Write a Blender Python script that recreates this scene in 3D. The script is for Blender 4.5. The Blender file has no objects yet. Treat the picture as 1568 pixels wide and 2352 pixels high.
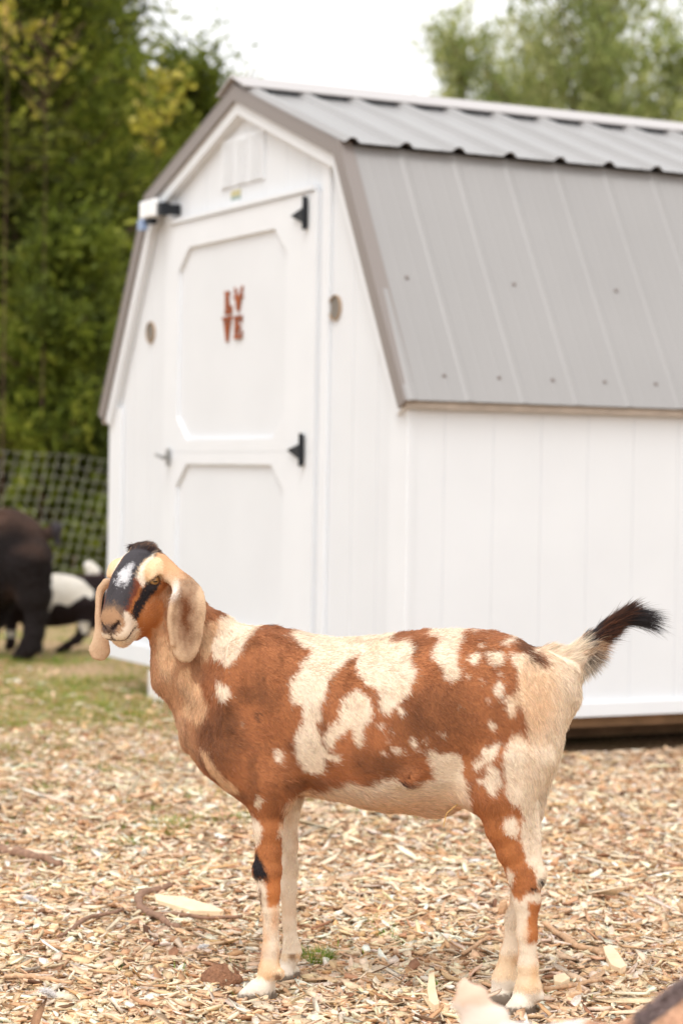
import bpy, bmesh, math, random
import numpy as np
from mathutils import Vector, Matrix
random.seed(7); rng = np.random.default_rng(11)
SC = bpy.context.scene
COL = SC.collection

# ------------------------------------------------------------------ camera
F, PITCH, ROLL, CAMZ = 5037.6, .0178, .0161, 1.04
CX, CY = 784., 1176.
cp, sp_, cr, sr = math.cos(PITCH), math.sin(PITCH), math.cos(ROLL), math.sin(ROLL)
CAM = np.array([0, 0, CAMZ])
def ray(px, py):
    dx, dy = px - CX, py - CY
    u = dx * cr + dy * sr; v = -dx * sr + dy * cr
    return np.array([u / F, cp - v / F * sp_, -v / F * cp - sp_])
def at(px, py, Y):
    d = ray(px, py); return CAM + d * (Y / d[1])
def on_ground(px, py, z=0.):
    d = ray(px, py); return CAM + d * ((z - CAMZ) / d[2])
fw = Vector((0, cp, -sp_)); U0 = Vector((0, sp_, cp)); X0 = Vector((1, 0, 0))
rt = X0 * cr + U0 * sr; up = -X0 * sr + U0 * cr
cam = bpy.data.cameras.new('camera'); cam_o = bpy.data.objects.new('camera', cam); COL.objects.link(cam_o)
cam_o.matrix_world = Matrix(((rt.x, up.x, -fw.x, 0), (rt.y, up.y, -fw.y, 0), (rt.z, up.z, -fw.z, CAMZ), (0, 0, 0, 1)))
cam.sensor_fit = 'HORIZONTAL'; cam.sensor_width = 24; cam.lens = F / 1568 * 24
cam.clip_start = .05; cam.clip_end = 2000
cam.dof.use_dof = True; cam.dof.focus_distance = 4.22; cam.dof.aperture_fstop = 3.9
SC.camera = cam_o

# ------------------------------------------------------------------ light
SUN_EL, SUN_AZ = math.radians(58), math.radians(196)     # azimuth clockwise from +Y
W = bpy.data.worlds.new('World'); SC.world = W; W.use_nodes = True
nt = W.node_tree; bg = nt.nodes['Background']
sky = nt.nodes.new('ShaderNodeTexSky'); sky.sky_type = 'NISHITA'; sky.sun_disc = False
sky.sun_elevation = SUN_EL; sky.sun_rotation = SUN_AZ; sky.dust_density = 4; sky.air_density = 1.2; sky.ozone_density = 1
hs = nt.nodes.new('ShaderNodeHueSaturation'); hs.inputs['Saturation'].default_value = .06
cl_ = nt.nodes.new('ShaderNodeMixRGB'); cl_.inputs[0].default_value = .55; cl_.inputs[2].default_value = (5.6, 5.6, 5.6, 1)   # even white cloud cover
nt.links.new(sky.outputs[0], hs.inputs['Color']); nt.links.new(hs.outputs[0], cl_.inputs[1]); nt.links.new(cl_.outputs[0], bg.inputs[0]); bg.inputs[1].default_value = .15
sd = Vector((math.sin(SUN_AZ) * math.cos(SUN_EL), math.cos(SUN_AZ) * math.cos(SUN_EL), math.sin(SUN_EL)))
sl = bpy.data.lights.new('sun', 'SUN'); sl.energy = .6; sl.angle = math.radians(25); sl.color = (1, .96, .92)
so = bpy.data.objects.new('sun', sl); COL.objects.link(so); so.rotation_euler = (-sd).to_track_quat('-Z', 'Y').to_euler()
SC.view_settings.view_transform = 'Standard'; SC.view_settings.look = 'None'; SC.view_settings.gamma = 1
SC.view_settings.exposure = .87
SC.render.engine = 'CYCLES'
SC.cycles.use_denoising = True; SC.cycles.max_bounces = 6; SC.cycles.transparent_max_bounces = 8
try: SC.cycles_curves.shape = 'RIBBONS'; SC.cycles_curves.subdivisions = 2
except Exception: pass

# ------------------------------------------------------------------ helpers
def lin(r, g, b):
    f = lambda c: (c / 255 / 12.92) if c / 255 <= .04045 else ((c / 255 + .055) / 1.055) ** 2.4
    return np.array([f(r), f(g), f(b)])
def material(name, color=(.5, .5, .5), rough=.7, metal=0., attr=None, noise=None, bump=None, spec=.3, trans=0., wave=None):
    m = bpy.data.materials.new(name); m.use_nodes = True; t = m.node_tree; b = t.nodes['Principled BSDF']
    b.inputs['Roughness'].default_value = rough; b.inputs['Metallic'].default_value = metal
    b.inputs['Specular IOR Level'].default_value = spec
    L = t.links.new; N = t.nodes.new
    tc = N('ShaderNodeTexCoord')
    if attr:
        a = N('ShaderNodeAttribute'); a.attribute_name = attr; src = a.outputs['Color']
    else:
        rgb = N('ShaderNodeRGB'); rgb.outputs[0].default_value = (*color, 1); src = rgb.outputs[0]
    if noise:  # (scale, amount[, stretch xyz])
        n = N('ShaderNodeTexNoise'); n.inputs['Scale'].default_value = noise[0]; n.inputs['Detail'].default_value = 6
        mp = N('ShaderNodeMapping'); L(tc.outputs['Object'], mp.inputs['Vector'])
        if len(noise) > 2: mp.inputs['Scale'].default_value = noise[2]
        L(mp.outputs[0], n.inputs['Vector'])
        mr = N('ShaderNodeMapRange'); mr.inputs['From Min'].default_value = .25; mr.inputs['From Max'].default_value = .75
        mr.inputs['To Min'].default_value = 1 - noise[1]; mr.inputs['To Max'].default_value = 1 + noise[1]
        L(n.outputs['Fac'], mr.inputs['Value'])
        vm = N('ShaderNodeVectorMath'); vm.operation = 'SCALE'; L(src, vm.inputs[0]); L(mr.outputs[0], vm.inputs['Scale']); src = vm.outputs[0]
    L(src, b.inputs['Base Color'])
    if bump:  # (scale, distance[, stretch])
        n2 = N('ShaderNodeTexNoise'); n2.inputs['Scale'].default_value = bump[0]; n2.inputs['Detail'].default_value = 5
        mp2 = N('ShaderNodeMapping'); L(tc.outputs['Object'], mp2.inputs['Vector']); L(mp2.outputs[0], n2.inputs['Vector'])
        if len(bump) > 2: mp2.inputs['Scale'].default_value = bump[2]
        bm_ = N('ShaderNodeBump'); bm_.inputs['Distance'].default_value = bump[1]; L(n2.outputs['Fac'], bm_.inputs['Height']); L(bm_.outputs[0], b.inputs['Normal'])
    if trans:
        out = t.nodes['Material Output']; tr = N('ShaderNodeBsdfTranslucent'); L(src, tr.inputs['Color'])
        mx = N('ShaderNodeMixShader'); mx.inputs[0].default_value = trans; L(b.outputs[0], mx.inputs[1]); L(tr.outputs[0], mx.inputs[2]); L(mx.outputs[0], out.inputs[0])
    return m
def mesh_np(name, V, faces, mat=None, parent=None, smooth=False, loc=None, cols=None, mats=None, mi=None):
    """faces: (n,k) array or list of arrays with differing k"""
    me = bpy.data.meshes.new(name); V = np.asarray(V, np.float32)
    if loc is not None: V = V - np.asarray(loc, np.float32)
    fl = faces if isinstance(faces, list) else [faces]
    fl = [np.asarray(f, np.int32) for f in fl if len(f)]
    me.vertices.add(len(V)); me.vertices.foreach_set('co', V.ravel())
    nl = sum(f.size for f in fl); npoly = sum(len(f) for f in fl)
    me.loops.add(nl); me.polygons.add(npoly)
    me.loops.foreach_set('vertex_index', np.concatenate([f.ravel() for f in fl]))
    tot = np.concatenate([np.full(len(f), f.shape[1], np.int32) for f in fl]); st = np.concatenate([[0], np.cumsum(tot)[:-1]]).astype(np.int32)
    me.polygons.foreach_set('loop_start', st)
    me.update(calc_edges=True); me.validate()
    if smooth: me.polygons.foreach_set('use_smooth', np.ones(len(me.polygons), bool))
    if cols is not None:
        a = me.attributes.new('col', 'FLOAT_COLOR', 'POINT'); c = np.ones((len(V), 4), np.float32); c[:, :3] = cols; a.data.foreach_set('color', c.ravel())
    for m in (mats or ([mat] if mat else [])): me.materials.append(m)
    if mi is not None: me.polygons.foreach_set('material_index', np.asarray(mi, np.int32))
    o = bpy.data.objects.new(name, me); COL.objects.link(o)
    if parent is not None: o.parent = parent
    if loc is not None and parent is None: o.location = loc
    return o
def empty(name, loc=(0, 0, 0), rz=0):
    o = bpy.data.objects.new(name, None); COL.objects.link(o); o.location = loc; o.rotation_euler = (0, 0, rz); o.empty_display_size = .1; return o
def tag(o, label=None, cat=None, group=None, kind=None):
    if label: o['label'] = label
    if cat: o['category'] = cat
    if group: o['group'] = group
    if kind: o['kind'] = kind
    return o
class MB:
    def __init__(s): s.v = []; s.f = []; s.m = []; s.n = 0
    def add(s, v, f, m=0):
        s.v += [tuple(map(float, p)) for p in v]; s.f += [tuple(i + s.n for i in q) for q in f]; s.m += [m] * len(f); s.n = len(s.v)
    def box(s, lo, hi, m=0):
        (a, b, c), (d, e, g) = lo, hi
        s.add([(a, b, c), (d, b, c), (d, e, c), (a, e, c), (a, b, g), (d, b, g), (d, e, g), (a, e, g)],
              [(0, 3, 2, 1), (4, 5, 6, 7), (0, 1, 5, 4), (1, 2, 6, 5), (2, 3, 7, 6), (3, 0, 4, 7)], m)
    def prism(s, poly, a0, a1, m=0):     # polygon in (y,z) of local frame, extruded along local x
        n = len(poly)
        s.add([(a0, y, z) for y, z in poly] + [(a1, y, z) for y, z in poly],
              [tuple(range(n))[::-1], tuple(range(n, 2 * n))] + [(i, (i + 1) % n, n + (i + 1) % n, n + i) for i in range(n)], m)
    def tube(s, pts, rad, k=8, m=0, cap=True):
        pts = [Vector(p) for p in pts]; rad = rad if hasattr(rad, '__len__') else [rad] * len(pts)
        V = []; Fc = []; ref = None
        for i, p in enumerate(pts):
            t = (pts[min(i + 1, len(pts) - 1)] - pts[max(i - 1, 0)]).normalized()
            if ref is None: ref = t.orthogonal().normalized()
            ref = (ref - t * ref.dot(t)).normalized(); b = t.cross(ref)
            for j in range(k):
                a = 2 * math.pi * j / k; V.append(p + (ref * math.cos(a) + b * math.sin(a)) * rad[i])
        for i in range(len(pts) - 1):
            for j in range(k): Fc.append((i * k + j, i * k + (j + 1) % k, (i + 1) * k + (j + 1) % k, (i + 1) * k + j))
        if cap: Fc += [tuple(range(k))[::-1], tuple(range((len(pts) - 1) * k, len(pts) * k))]
        s.add(V, Fc, m)
    def build(s, name, mats, parent=None, smooth=False, bevel=0, loc=None):
        me = bpy.data.meshes.new(name); vv = s.v
        if loc is not None: vv = [(x - loc[0], y - loc[1], z - loc[2]) for x, y, z in vv]
        me.from_pydata(vv, [], s.f); me.polygons.foreach_set('material_index', s.m)
        for m in (mats if isinstance(mats, list) else [mats]): me.materials.append(m)
        bm = bmesh.new(); bm.from_mesh(me); bmesh.ops.recalc_face_normals(bm, faces=bm.faces); bm.to_mesh(me); bm.free()
        if smooth: me.polygons.foreach_set('use_smooth', [True] * len(me.polygons))
        o = bpy.data.objects.new(name, me); COL.objects.link(o)
        if parent is not None: o.parent = parent
        elif loc is not None: o.location = loc
        if bevel:
            b = o.modifiers.new('bevel', 'BEVEL'); b.width = bevel; b.segments = 2; b.limit_method = 'ANGLE'
        return o
def vnoise(P, scale, seed=0):
    """cheap smooth value noise, P (n,3) -> -1..1"""
    P = np.asarray(P) * scale + seed * 17.31
    i = np.floor(P).astype(np.int64); f = P - i; f = f * f * (3 - 2 * f); out = np.zeros(len(P))
    for dx in (0, 1):
        for dy in (0, 1):
            for dz in (0, 1):
                h = ((i[:, 0] + dx) * 73856093) ^ ((i[:, 1] + dy) * 19349663) ^ ((i[:, 2] + dz) * 83492791)
                h = (h ^ (h >> 13)) * 1274126177 & 0x7fffffff
                w = (f[:, 0] if dx else 1 - f[:, 0]) * (f[:, 1] if dy else 1 - f[:, 1]) * (f[:, 2] if dz else 1 - f[:, 2])
                out += w * (h / 0x7fffffff * 2 - 1)
    return out
def ground_z(x, y):
    x = np.atleast_1d(x); y = np.atleast_1d(y)
    P = np.stack([x, y, 0 * x], 1)
    return .012 * vnoise(P, 1.7, 3) + .006 * vnoise(P, 5., 5)

#@@SECTIONS
# ------------------------------------------------------------------ shed
SHED = empty('storage_shed', (.2208, 7.733, 0), .4688)
tag(SHED, 'white wooden gambrel shed with grey ribbed metal roof standing behind the spotted goat', 'shed')
M_white = material('white_paint', (.70, .72, .745), .7, noise=(3, .025), bump=(220, .0012, (1, 1, .06)))
M_white2 = material('white_trim', (.73, .75, .775), .7, noise=(5, .02))
M_metal = material('roof_metal', (.295, .285, .28), .33, .0, spec=.45, noise=(1.6, .04))
M_brown = material('fascia_metal', (.225, .195, .180), .45, spec=.5)
M_black = material('black_iron', (.012, .014, .018), .5)
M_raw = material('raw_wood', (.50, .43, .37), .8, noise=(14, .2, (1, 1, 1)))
M_skid = material('skid_wood', (.22, .13, .07), .9, noise=(10, .3))
M_rust = material('rusted_steel', (.30, .085, .03), .8, noise=(30, .35))
M_ventc = material('vent_mesh', (.20, .18, .155), .8)
WB = 3.0527; EH, BH, RH = 1.30, 2.269, 2.6146; BB0, BB1 = .556, 2.497; MID = WB / 2; LEN = 6.1
def siding(name, u0, u1, prof, axis, fixed, off, inward, extra=None):
    """vertical siding with real 8 inch grooves; prof(u) gives list of (z0,z1)"""
    mb = MB(); g = .2032; us = [u0]; k = math.ceil((u0 - off) / g)
    while off + k * g < u1 - .01:
        if off + k * g > u0 + .01: us.append(off + k * g)
        k += 1
    us.append(u1); us = sorted(set(us + [x for x in (extra or []) if u0 < x < u1]))
    grooves = [x for x in us if abs((x - off) / g - round((x - off) / g)) < .01]
    for i in range(len(us) - 1):
        a = us[i] + (.0019 if us[i] in grooves else 0); b = us[i + 1] - (.0019 if us[i + 1] in grooves else 0)
        (za0, za1), (zb0, zb1) = prof(a), prof(b)
        def P(u, z, d): return (fixed + d, u, z) if axis == 'y' else (u, fixed + d, z)
        mb.add([P(a, za0, 0), P(b, zb0, 0), P(b, zb1, 0), P(a, za1, 0), P(a, za0, inward), P(b, zb0, inward), P(b, zb1, inward), P(a, za1, inward)],
               [(0, 1, 2, 3), (4, 7, 6, 5), (0, 4, 5, 1), (1, 5, 6, 2), (2, 6, 7, 3), (3, 7, 4, 0)])
    lo, hi = us[0], us[-1]
    for i in range(len(us) - 1):       # backing sheet behind the grooves
        a, b = us[i], us[i + 1]; (za0, za1), (zb0, zb1) = prof(a), prof(b); d = inward * .13; e = inward * 1.3
        def P(u, z, dd): return (fixed + dd, u, z) if axis == 'y' else (u, fixed + dd, z)
        mb.add([P(a, za0, d), P(b, zb0, d), P(b, zb1, d), P(a, za1, d)], [(0, 1, 2, 3)])
    return mb.build(name, M_white, SHED)
def gtop(b):
    b = min(b, WB - b); 
    if b < BB0: return EH + (BH - EH) * b / BB0 - .03
    return BH + (RH - BH) * (b - BB0) / (MID - BB0) - .03
siding('wall', .045, WB - .045, lambda u: (.20, gtop(u)), 'y', .05, .10, .016, [BB0, MID, BB1])
siding('wall', .05, LEN, lambda u: (.15, EH + .03), 'x', .05, .5935 - .2032 * 2, .016)
mb = MB(); mb.box((.05, WB - .066, .15), (LEN, WB - .05, EH + .03)); mb.build('wall', M_white, SHED)
mb = MB(); mb.prism([(.07, .15), (WB - .07, .15), (WB - .07, gtop(.07)), (BB1, gtop(BB1)), (MID, gtop(MID)), (BB0, gtop(BB0)), (.07, gtop(.07))], LEN - .016, LEN); mb.build('wall', M_white, SHED)
mb = MB(); mb.box((.08, .08, .14), (LEN - .03, WB - .08, .16)); mb.build('floor_deck', M_skid, SHED)
# trims
mb = MB()
mb.box((.032, .044, .15), (.0495, .18, 1.33)); mb.build('corner_board', M_white2, SHED, bevel=.002); mb = MB(); mb.box((.032, WB - .20, .15), (.0495, WB - .044, 1.33))
mb.build('corner_board', M_white2, SHED, bevel=.002)
mb = MB(); mb.box((.030, .205, .15), (.0485, WB - .205, .235)); mb.box((.125, .030, .148), (LEN, .0485, .20)); mb.build('base_board', M_white2, SHED, bevel=.002)
mb = MB()
for b0 in (.42, 1.05, 1.9, 2.55): mb.box((.14, b0, .02), (LEN - .05, b0 + .10, .139))
mb.build('skid', M_skid, SHED)
mb = MB(); mb.box((.06, .075, .105), (LEN, .115, .147)); mb.build('rim_joist', M_skid, SHED)
# roof sheets -------------------------------------------------------
rib0, pitch_ = .2597, .2286
def ribprof(a0, a1, rh=.0032, rb=.018):
    pts = []
    def add(a, h):
        if a0 <= a <= a1: pts.append((a, h))
    add(a0, 0)
    k = -1
    while rib0 + k * pitch_ < a1 + .3:
        c = rib0 + k * pitch_
        for d, h in ((-rb, 0), (-.009, rh), (.009, rh), (rb, 0), (.076 - .012, 0), (.076 - .006, .0008), (.076 + .006, .0008), (.076 + .012, 0), (.152 - .012, 0), (.152 - .006, .0008), (.152 + .006, .0008), (.152 + .012, 0)): add(c + d, h)
        k += 1
    add(a1, 0); return pts
def sheet(name, p0, p1, a0=.0, a1=LEN, lift=0., screws=(), rh=.0032, rb=.018):
    """p0,p1: (b,z) lower and upper edges; ribs run from p0 to p1"""
    d = Vector((p1[0] - p0[0], p1[1] - p0[1])); L = d.length; d.normalize(); n = Vector((-d.y, d.x))
    if n.y < 0: n = -n
    pr = ribprof(a0, a1, rh, rb); V = []; Fc = []
    for (b, z) in (p0, p1):
        for a, h in pr: V.append((a, b + n.x * (h + lift), z + n.y * (h + lift)))
    m = len(pr); T = .0015
    for (b, z) in (p0, p1):
        for a, h in pr: V.append((a, b + n.x * (h + lift - T), z + n.y * (h + lift - T)))
    for i in range(m - 1):
        Fc += [(i, i + 1, m + i + 1, m + i), (2 * m + i, 3 * m + i, 3 * m + i + 1, 2 * m + i + 1), (i, 2 * m + i, 2 * m + i + 1, i + 1), (m + i, m + i + 1, 3 * m + i + 1, 3 * m + i)]
    Fc += [(0, m, 3 * m, 2 * m), (m - 1, 3 * m - 1, 4 * m - 1, 2 * m - 1)]
    mb = MB(); mb.add(V, Fc)
    for (t, offs, step) in screws:
        k = 0
        while rib0 + (k + offs) * pitch_ < a1:
            a = rib0 + (k + offs) * pitch_; b = p0[0] + d.x * L * t + n.x * lift; z = p0[1] + d.y * L * t + n.y * lift
            c = Vector((a, b, z)); nn = Vector((0, n.x, n.y))
            mb.tube([c, c + nn * .003, c + nn * .0035, c + nn * .0085], [.0085, .0085, .0055, .005], 8, 1); k += step
    return mb.build(name, [M_metal, M_brown], SHED)
sheet('lower_roof', (0, EH), (BB0 - .0, BH), lift=.004, screws=((.095, -.35 + .0, 1), (.47, -.55, 2)))
sheet('lower_roof', (WB, EH), (BB1 + .0, BH), lift=.004)
sl_ = (RH - BH) / (MID - BB0)
sheet('upper_roof', (BB0 - .045, BH - .045 * sl_ + .016), (MID - .01, RH + .014), lift=.006, rh=.019, rb=.032)
sheet('upper_roof', (BB1 + .045, BH - .045 * sl_ + .016), (MID + .01, RH + .014), lift=.006, rh=.019, rb=.032)
# ridge cap + dark closure
mb = MB(); q = .145; hc = .050
mb.prism([(MID - q, RH - q * sl_ + hc), (MID, RH + hc + .012), (MID + q, RH - q * sl_ + hc), (MID + q - .004, RH - q * sl_ + hc - .006), (MID, RH + hc + .004), (MID - q + .004, RH - q * sl_ + hc - .006)], -.02, LEN + .01)
mb.build('ridge_cap', material('ridge_metal', (.44, .41, .40), .38, spec=.6), SHED)
for s in (-1, 1):
    mb = MB()
    for k in range(0, 27):
        a = rib0 + (k - .5) * pitch_
        b = MID + s * (q - .006); b2 = MID + s * (q - .04)
        z = RH - (q - .006) * sl_; z2 = RH - (q - .04) * sl_
        V = [(a - .078, b, z + .022), (a + .078, b, z + .022), (a + .078, b2, z2 + .022), (a - .078, b2, z2 + .022)]
        mb.add(V + [(x, y, z_ + .026) for x, y, z_ in V], [(0, 1, 2, 3), (4, 5, 6, 7), (0, 1, 5, 4), (1, 2, 6, 5), (2, 3, 7, 6), (3, 0, 4, 7)])
    mb.build('foam_closure', M_black, SHED)
# sub fascia raw wood below the eaves
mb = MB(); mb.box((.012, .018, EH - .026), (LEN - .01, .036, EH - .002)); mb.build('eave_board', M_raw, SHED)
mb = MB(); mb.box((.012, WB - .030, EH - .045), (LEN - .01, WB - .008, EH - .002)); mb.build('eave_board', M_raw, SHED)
# rake fascia: brown metal outer, white board inner
def band(pts, w, x0, x1, shift=0.):
    """mitred band below polyline pts in (y,z)"""
    P = [Vector(p) for p in pts]; out = []
    for i, p in enumerate(P):
        ns = []
        if i > 0: d = (p - P[i - 1]).normalized(); ns.append(Vector((d.y, -d.x)))
        if i < len(P) - 1: d = (P[i + 1] - p).normalized(); ns.append(Vector((d.y, -d.x)))
        n = sum(ns, Vector((0, 0))); n.normalize(); c = max(.35, n.dot(ns[0])); out.append((p + n * (shift / c), p + n * ((shift + w) / c)))
    mb = MB()
    for i in range(len(out) - 1):
        a, b = out[i]; c, d = out[i + 1]
        mb.prism([tuple(a), tuple(c), tuple(d), tuple(b)], x0, x1)
    return mb
prof = [(0, EH), (BB0, BH + .012), (MID, RH + .018), (BB1, BH + .012), (WB, EH)]
band(prof, .056, -.006, .010).build('rake_trim', M_brown, SHED)
band([(-.004, EH), (BB0 - .004, BH + .018), (MID, RH + .026), (BB1 + .004, BH + .018), (WB + .004, EH)], .006, -.008, .05).build('rake_flashing', M_brown, SHED)
band(prof, .058, .0102, .0485, .050).build('rake_board', M_white2, SHED, bevel=.002)
# inner white trim round the gable panel and door
mb = MB(); x0, x1 = .028, .0495
mb.prism([(.765, .235), (.765, 2.235), (.70, 2.21), (.70, .235)], x0 + .006, x1); mb.build('door_trim', M_white2, SHED, bevel=.002); mb = MB()
mb.prism([(2.27, .235), (2.335, .235), (2.335, 2.235), (2.27, 2.26)], x0 + .006, x1)
mb.build('door_trim', M_white2, SHED, bevel=.002)
mb = MB()
for (p0, p1) in (((.70, 2.205), (1.526, 2.505)), ((1.526, 2.505), (2.345, 2.235))):
    d = (Vector(p1) - Vector(p0)).normalized(); n = Vector((d.y, -d.x)) if d.x > 0 else Vector((-d.y, d.x)); n = Vector((-d.y, d.x))
    a, b = Vector(p0), Vector(p1); mb.prism([tuple(a), tuple(b), tuple(b + n * .085), tuple(a + n * .085)], x0 + .004 + (.002 if p0[0] > 1 else 0), x1)
mb.build('gable_trim', M_white2, SHED, bevel=.002)
# door ---------------------------------------------------------------
dp = MB(); dp.box((.036, .775, .30), (.0492, 2.262, 2.125)); door = dp.build('door', M_white, SHED)
def frame_ring(outer, inner, x0, x1, mb):
    n = len(outer)
    V = [(x0, *p) for p in outer] + [(x0, *p) for p in inner] + [(x1, *p) for p in outer] + [(x1, *p) for p in inner]; Fc = []
    for i in range(n):
        j = (i + 1) % n
        Fc += [(i, j, n + j, n + i), (2 * n + i, 3 * n + i, 3 * n + j, 2 * n + j), (i, 2 * n + i, 2 * n + j, j), (n + i, n + j, 3 * n + j, 3 * n + i)]
    mb.add(V, Fc)
def octo(y0, y1, z0, z1, c, low=True, top=True):
    return [(y0 + c, z0), (y1 - c, z0), (y1, z0 + c * .85), (y1, z1 - c * .85), (y1 - c, z1), (y0 + c, z1), (y0, z1 - c * .85), (y0, z0 + c * .85)]
mb = MB()
for (z0, z1, i0, i1) in ((1.12, 2.125, 1.175, 2.012), (.30, 1.119, .40, 1.068)):
    y0, y1 = .778, 2.256
    frame_ring([(1.10, z0), (2.05, z0), (y1, z0 + .08), (y1, z1 - .08), (2.05, z1), (1.10, z1), (y0, z1 - .08), (y0, z0 + .08)], octo(1.045, 2.15, i0, i1, .115), .0205, .036, mb)
    mb.add([(.0205, y0, z0), (.0205, 1.10, z0), (.0205, y0, z0 + .08), (.036, y0, z0), (.036, 1.10, z0), (.036, y0, z0 + .08)], [(0, 1, 2), (3, 5, 4), (0, 3, 4, 1), (0, 2, 5, 3)])
    mb.add([(.0205, y0, z1), (.0205, 1.10, z1), (.0205, y0, z1 - .08), (.036, y0, z1), (.036, 1.10, z1), (.036, y0, z1 - .08)], [(0, 2, 1), (3, 4, 5), (0, 1, 4, 3), (0, 3, 5, 2)])
    mb.add([(.0205, y1, z0), (.0205, 2.05, z0), (.0205, y1, z0 + .08), (.036, y1, z0), (.036, 2.05, z0), (.036, y1, z0 + .08)], [(0, 2, 1), (3, 4, 5), (0, 1, 4, 3), (0, 3, 5, 2)])
    mb.add([(.0205, y1, z1), (.0205, 2.05, z1), (.0205, y1, z1 - .08), (.036, y1, z1), (.036, 2.05, z1), (.036, y1, z1 - .08)], [(0, 1, 2), (3, 5, 4), (0, 3, 4, 1), (0, 2, 5, 3)])
fr = mb.build('door_frame', M_white2, door)
mb = MB(); mb.box((.010, .80, 2.1285), (.0355, 2.27, 2.146)); mb.build('drip_edge', M_white2, SHED)
for zc in (2.044, 1.127):
    mb = MB(); mb.prism([(.845, zc - .062), (.845, zc + .062), (.872, zc + .062), (.872, zc + .024), (.985, zc), (.872, zc - .038), (.872, zc - .062)][::-1], .0045, .0122)
    mb.tube([(.001, .855, zc - .065), (.001, .855, zc + .065)], .007, 8)
    for (y, z) in ((.885, zc + .0), (.93, zc)): mb.tube([(.0045, y, z), (.0015, y, z)], .005, 6)
    mb.build('hinge', M_black, door, bevel=.001)
M_steel = material('galvanised', (.35, .35, .34), .4, .8)
mb = MB(); mb.box((.006, 2.205, 1.06), (.0122, 2.235, 1.135)); mb.tube([(.006, 2.22, 1.10), (-.03, 2.22, 1.10)], .007, 8); mb.tube([(-.03, 2.255, 1.108), (-.03, 2.165, 1.092)], .008, 8); mb.build('handle', M_steel, door)
# louvre vent
lv = MB(); lv.box((.042, 1.325, 2.232), (.0495, 1.755, 2.44))
LV = lv.build('gable_vent', M_white2, SHED)
mb = MB()
for c in range(3):
    y0 = 1.345 + c * .138
    for k in range(11):
        z = 2.243 + k * .017; mb.add([(.0415, y0, z + .012), (.0415, y0 + .11, z + .012), (.0365, y0 + .11, z), (.0365, y0, z), (.0415, y0, z + .0), (.0415, y0 + .11, z + .0)], [(0, 1, 2, 3), (3, 2, 5, 4), (0, 3, 4), (1, 5, 2)])
mb.build('louvre', M_white2, LV)
# maker's label under the vent: yellow, blue and white bands
mb = MB(); z0 = 2.152
for i, (h, mi) in enumerate(((.042, 0), (.022, 1), (.030, 2))):
    mb.box((.0455, 1.565, z0), (.0492, 1.665, z0 + h)) if False else None
zz = 2.226
for h, mi in ((.010, 0), (.026, 1), (.016, 2), (.042, 0)):
    mb.box((.0462, 1.56, zz - h + .0005), (.0492, 1.655, zz), mi); zz -= h
mb.build('sticker', [M_white2, material('label_yellow', (.50, .46, .26), .6), material('label_blue', (.30, .38, .36), .6)], SHED)
# round vents
for b in (.66, 2.533):
    mb = MB(); n = 28; R = .049
    V = []; Fc = []
    for k in range(n):
        c, s = math.cos(2 * math.pi * k / n), math.sin(2 * math.pi * k / n)
        V += [(.040, b + c * R, 1.668 + s * R), (.040, b + c * (R - .0035), 1.668 + s * (R - .0035)), (.0525, b + c * (R - .0035), 1.668 + s * (R - .0035)), (.0495, b + c * R, 1.668 + s * R)]
    for k in range(n):
        j = (k + 1) % n
        for q_ in range(4): Fc.append((k * 4 + q_, k * 4 + (q_ + 1) % 4, j * 4 + (q_ + 1) % 4, j * 4 + q_))
    mb.add(V, Fc); rg = mb.build('round_vent', material('vent_ring', (.38, .27, .18), .7), SHED)
    mb = MB(); V = [(.0485, b + math.cos(2 * math.pi * k / n) * (R - .005), 1.668 + math.sin(2 * math.pi * k / n) * (R - .005)) for k in range(n)]
    V2 = [(.047, y, z) for x, y, z in V]; mb.add(V + V2, [tuple(range(n)), tuple(range(n, 2 * n))[::-1]] + [(k, (k + 1) % n, n + (k + 1) % n, n + k) for k in range(n)])
    mb.build('vent_screen', M_ventc, rg)
# support block under the gable
mb = MB(); mb.box((.02, 2.24, -.03), (.22, 2.44, .132)); blk = mb.build('support_block', material('pale_block', (.70, .68, .65), .8, noise=(20, .06)), SHED, bevel=.004)
# LOVE sign ------------------------------------------------------------
SIGN = empty('door_sign', (0, 0, 0)); SIGN.matrix_world = SHED.matrix_basis.copy(); SIGN.location = (.2208, 7.733, 0); SIGN.rotation_euler = (0, 0, .4688)
tag(SIGN, 'rusty metal LOVE letters with a horned goat head for the O on the shed door', 'sign')
def letter(name, polys, oy, oz, s=.098, lab=None):
    mb = MB()
    for i, poly in enumerate(polys): mb.prism([(oy - x * s * .88, oz + z * s * .96) for x, z in poly][::-1], .0245 + .0009 * (i % 3), .0352 - .0005 * (i % 3))
    mb.tube([(.028, oy - .045, oz + .04), (.0362, oy - .045, oz + .04)], .003, 6)
    o = mb.build(name, M_rust, SIGN); return o
SB, SZ = 1.668, 1.594
letter('letter_l', [[(.18, 0), (.45, 0), (.45, 1), (.18, 1)], [(.08, .88), (.55, .88), (.55, 1), (.08, 1)], [(.08, -.02), (.85, -.02), (.85, .12), (.08, .12)], [(.76, .0), (.86, .0), (.86, .34), (.78, .34)]], SB, SZ + .106)
letter('goat_head', [[(.38, .02), (.50, -.06), (.62, .02), (.74, .40), (.80, .58), (.58, .66), (.42, .66), (.20, .58), (.26, .40)], [(.20, .60), (.02, .52), (.0, .62), (.22, .70)], [(.80, .60), (.98, .52), (1.0, .62), (.78, .70)],
    [(.34, .60), (.22, .78), (.18, .95), (.08, 1.04), (.14, .90), (.12, .76), (.24, .58)], [(.66, .60), (.78, .78), (.82, .95), (.98, 1.06), (.90, .90), (.90, .76), (.76, .58)]], SB - .100, SZ + .114)
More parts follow.
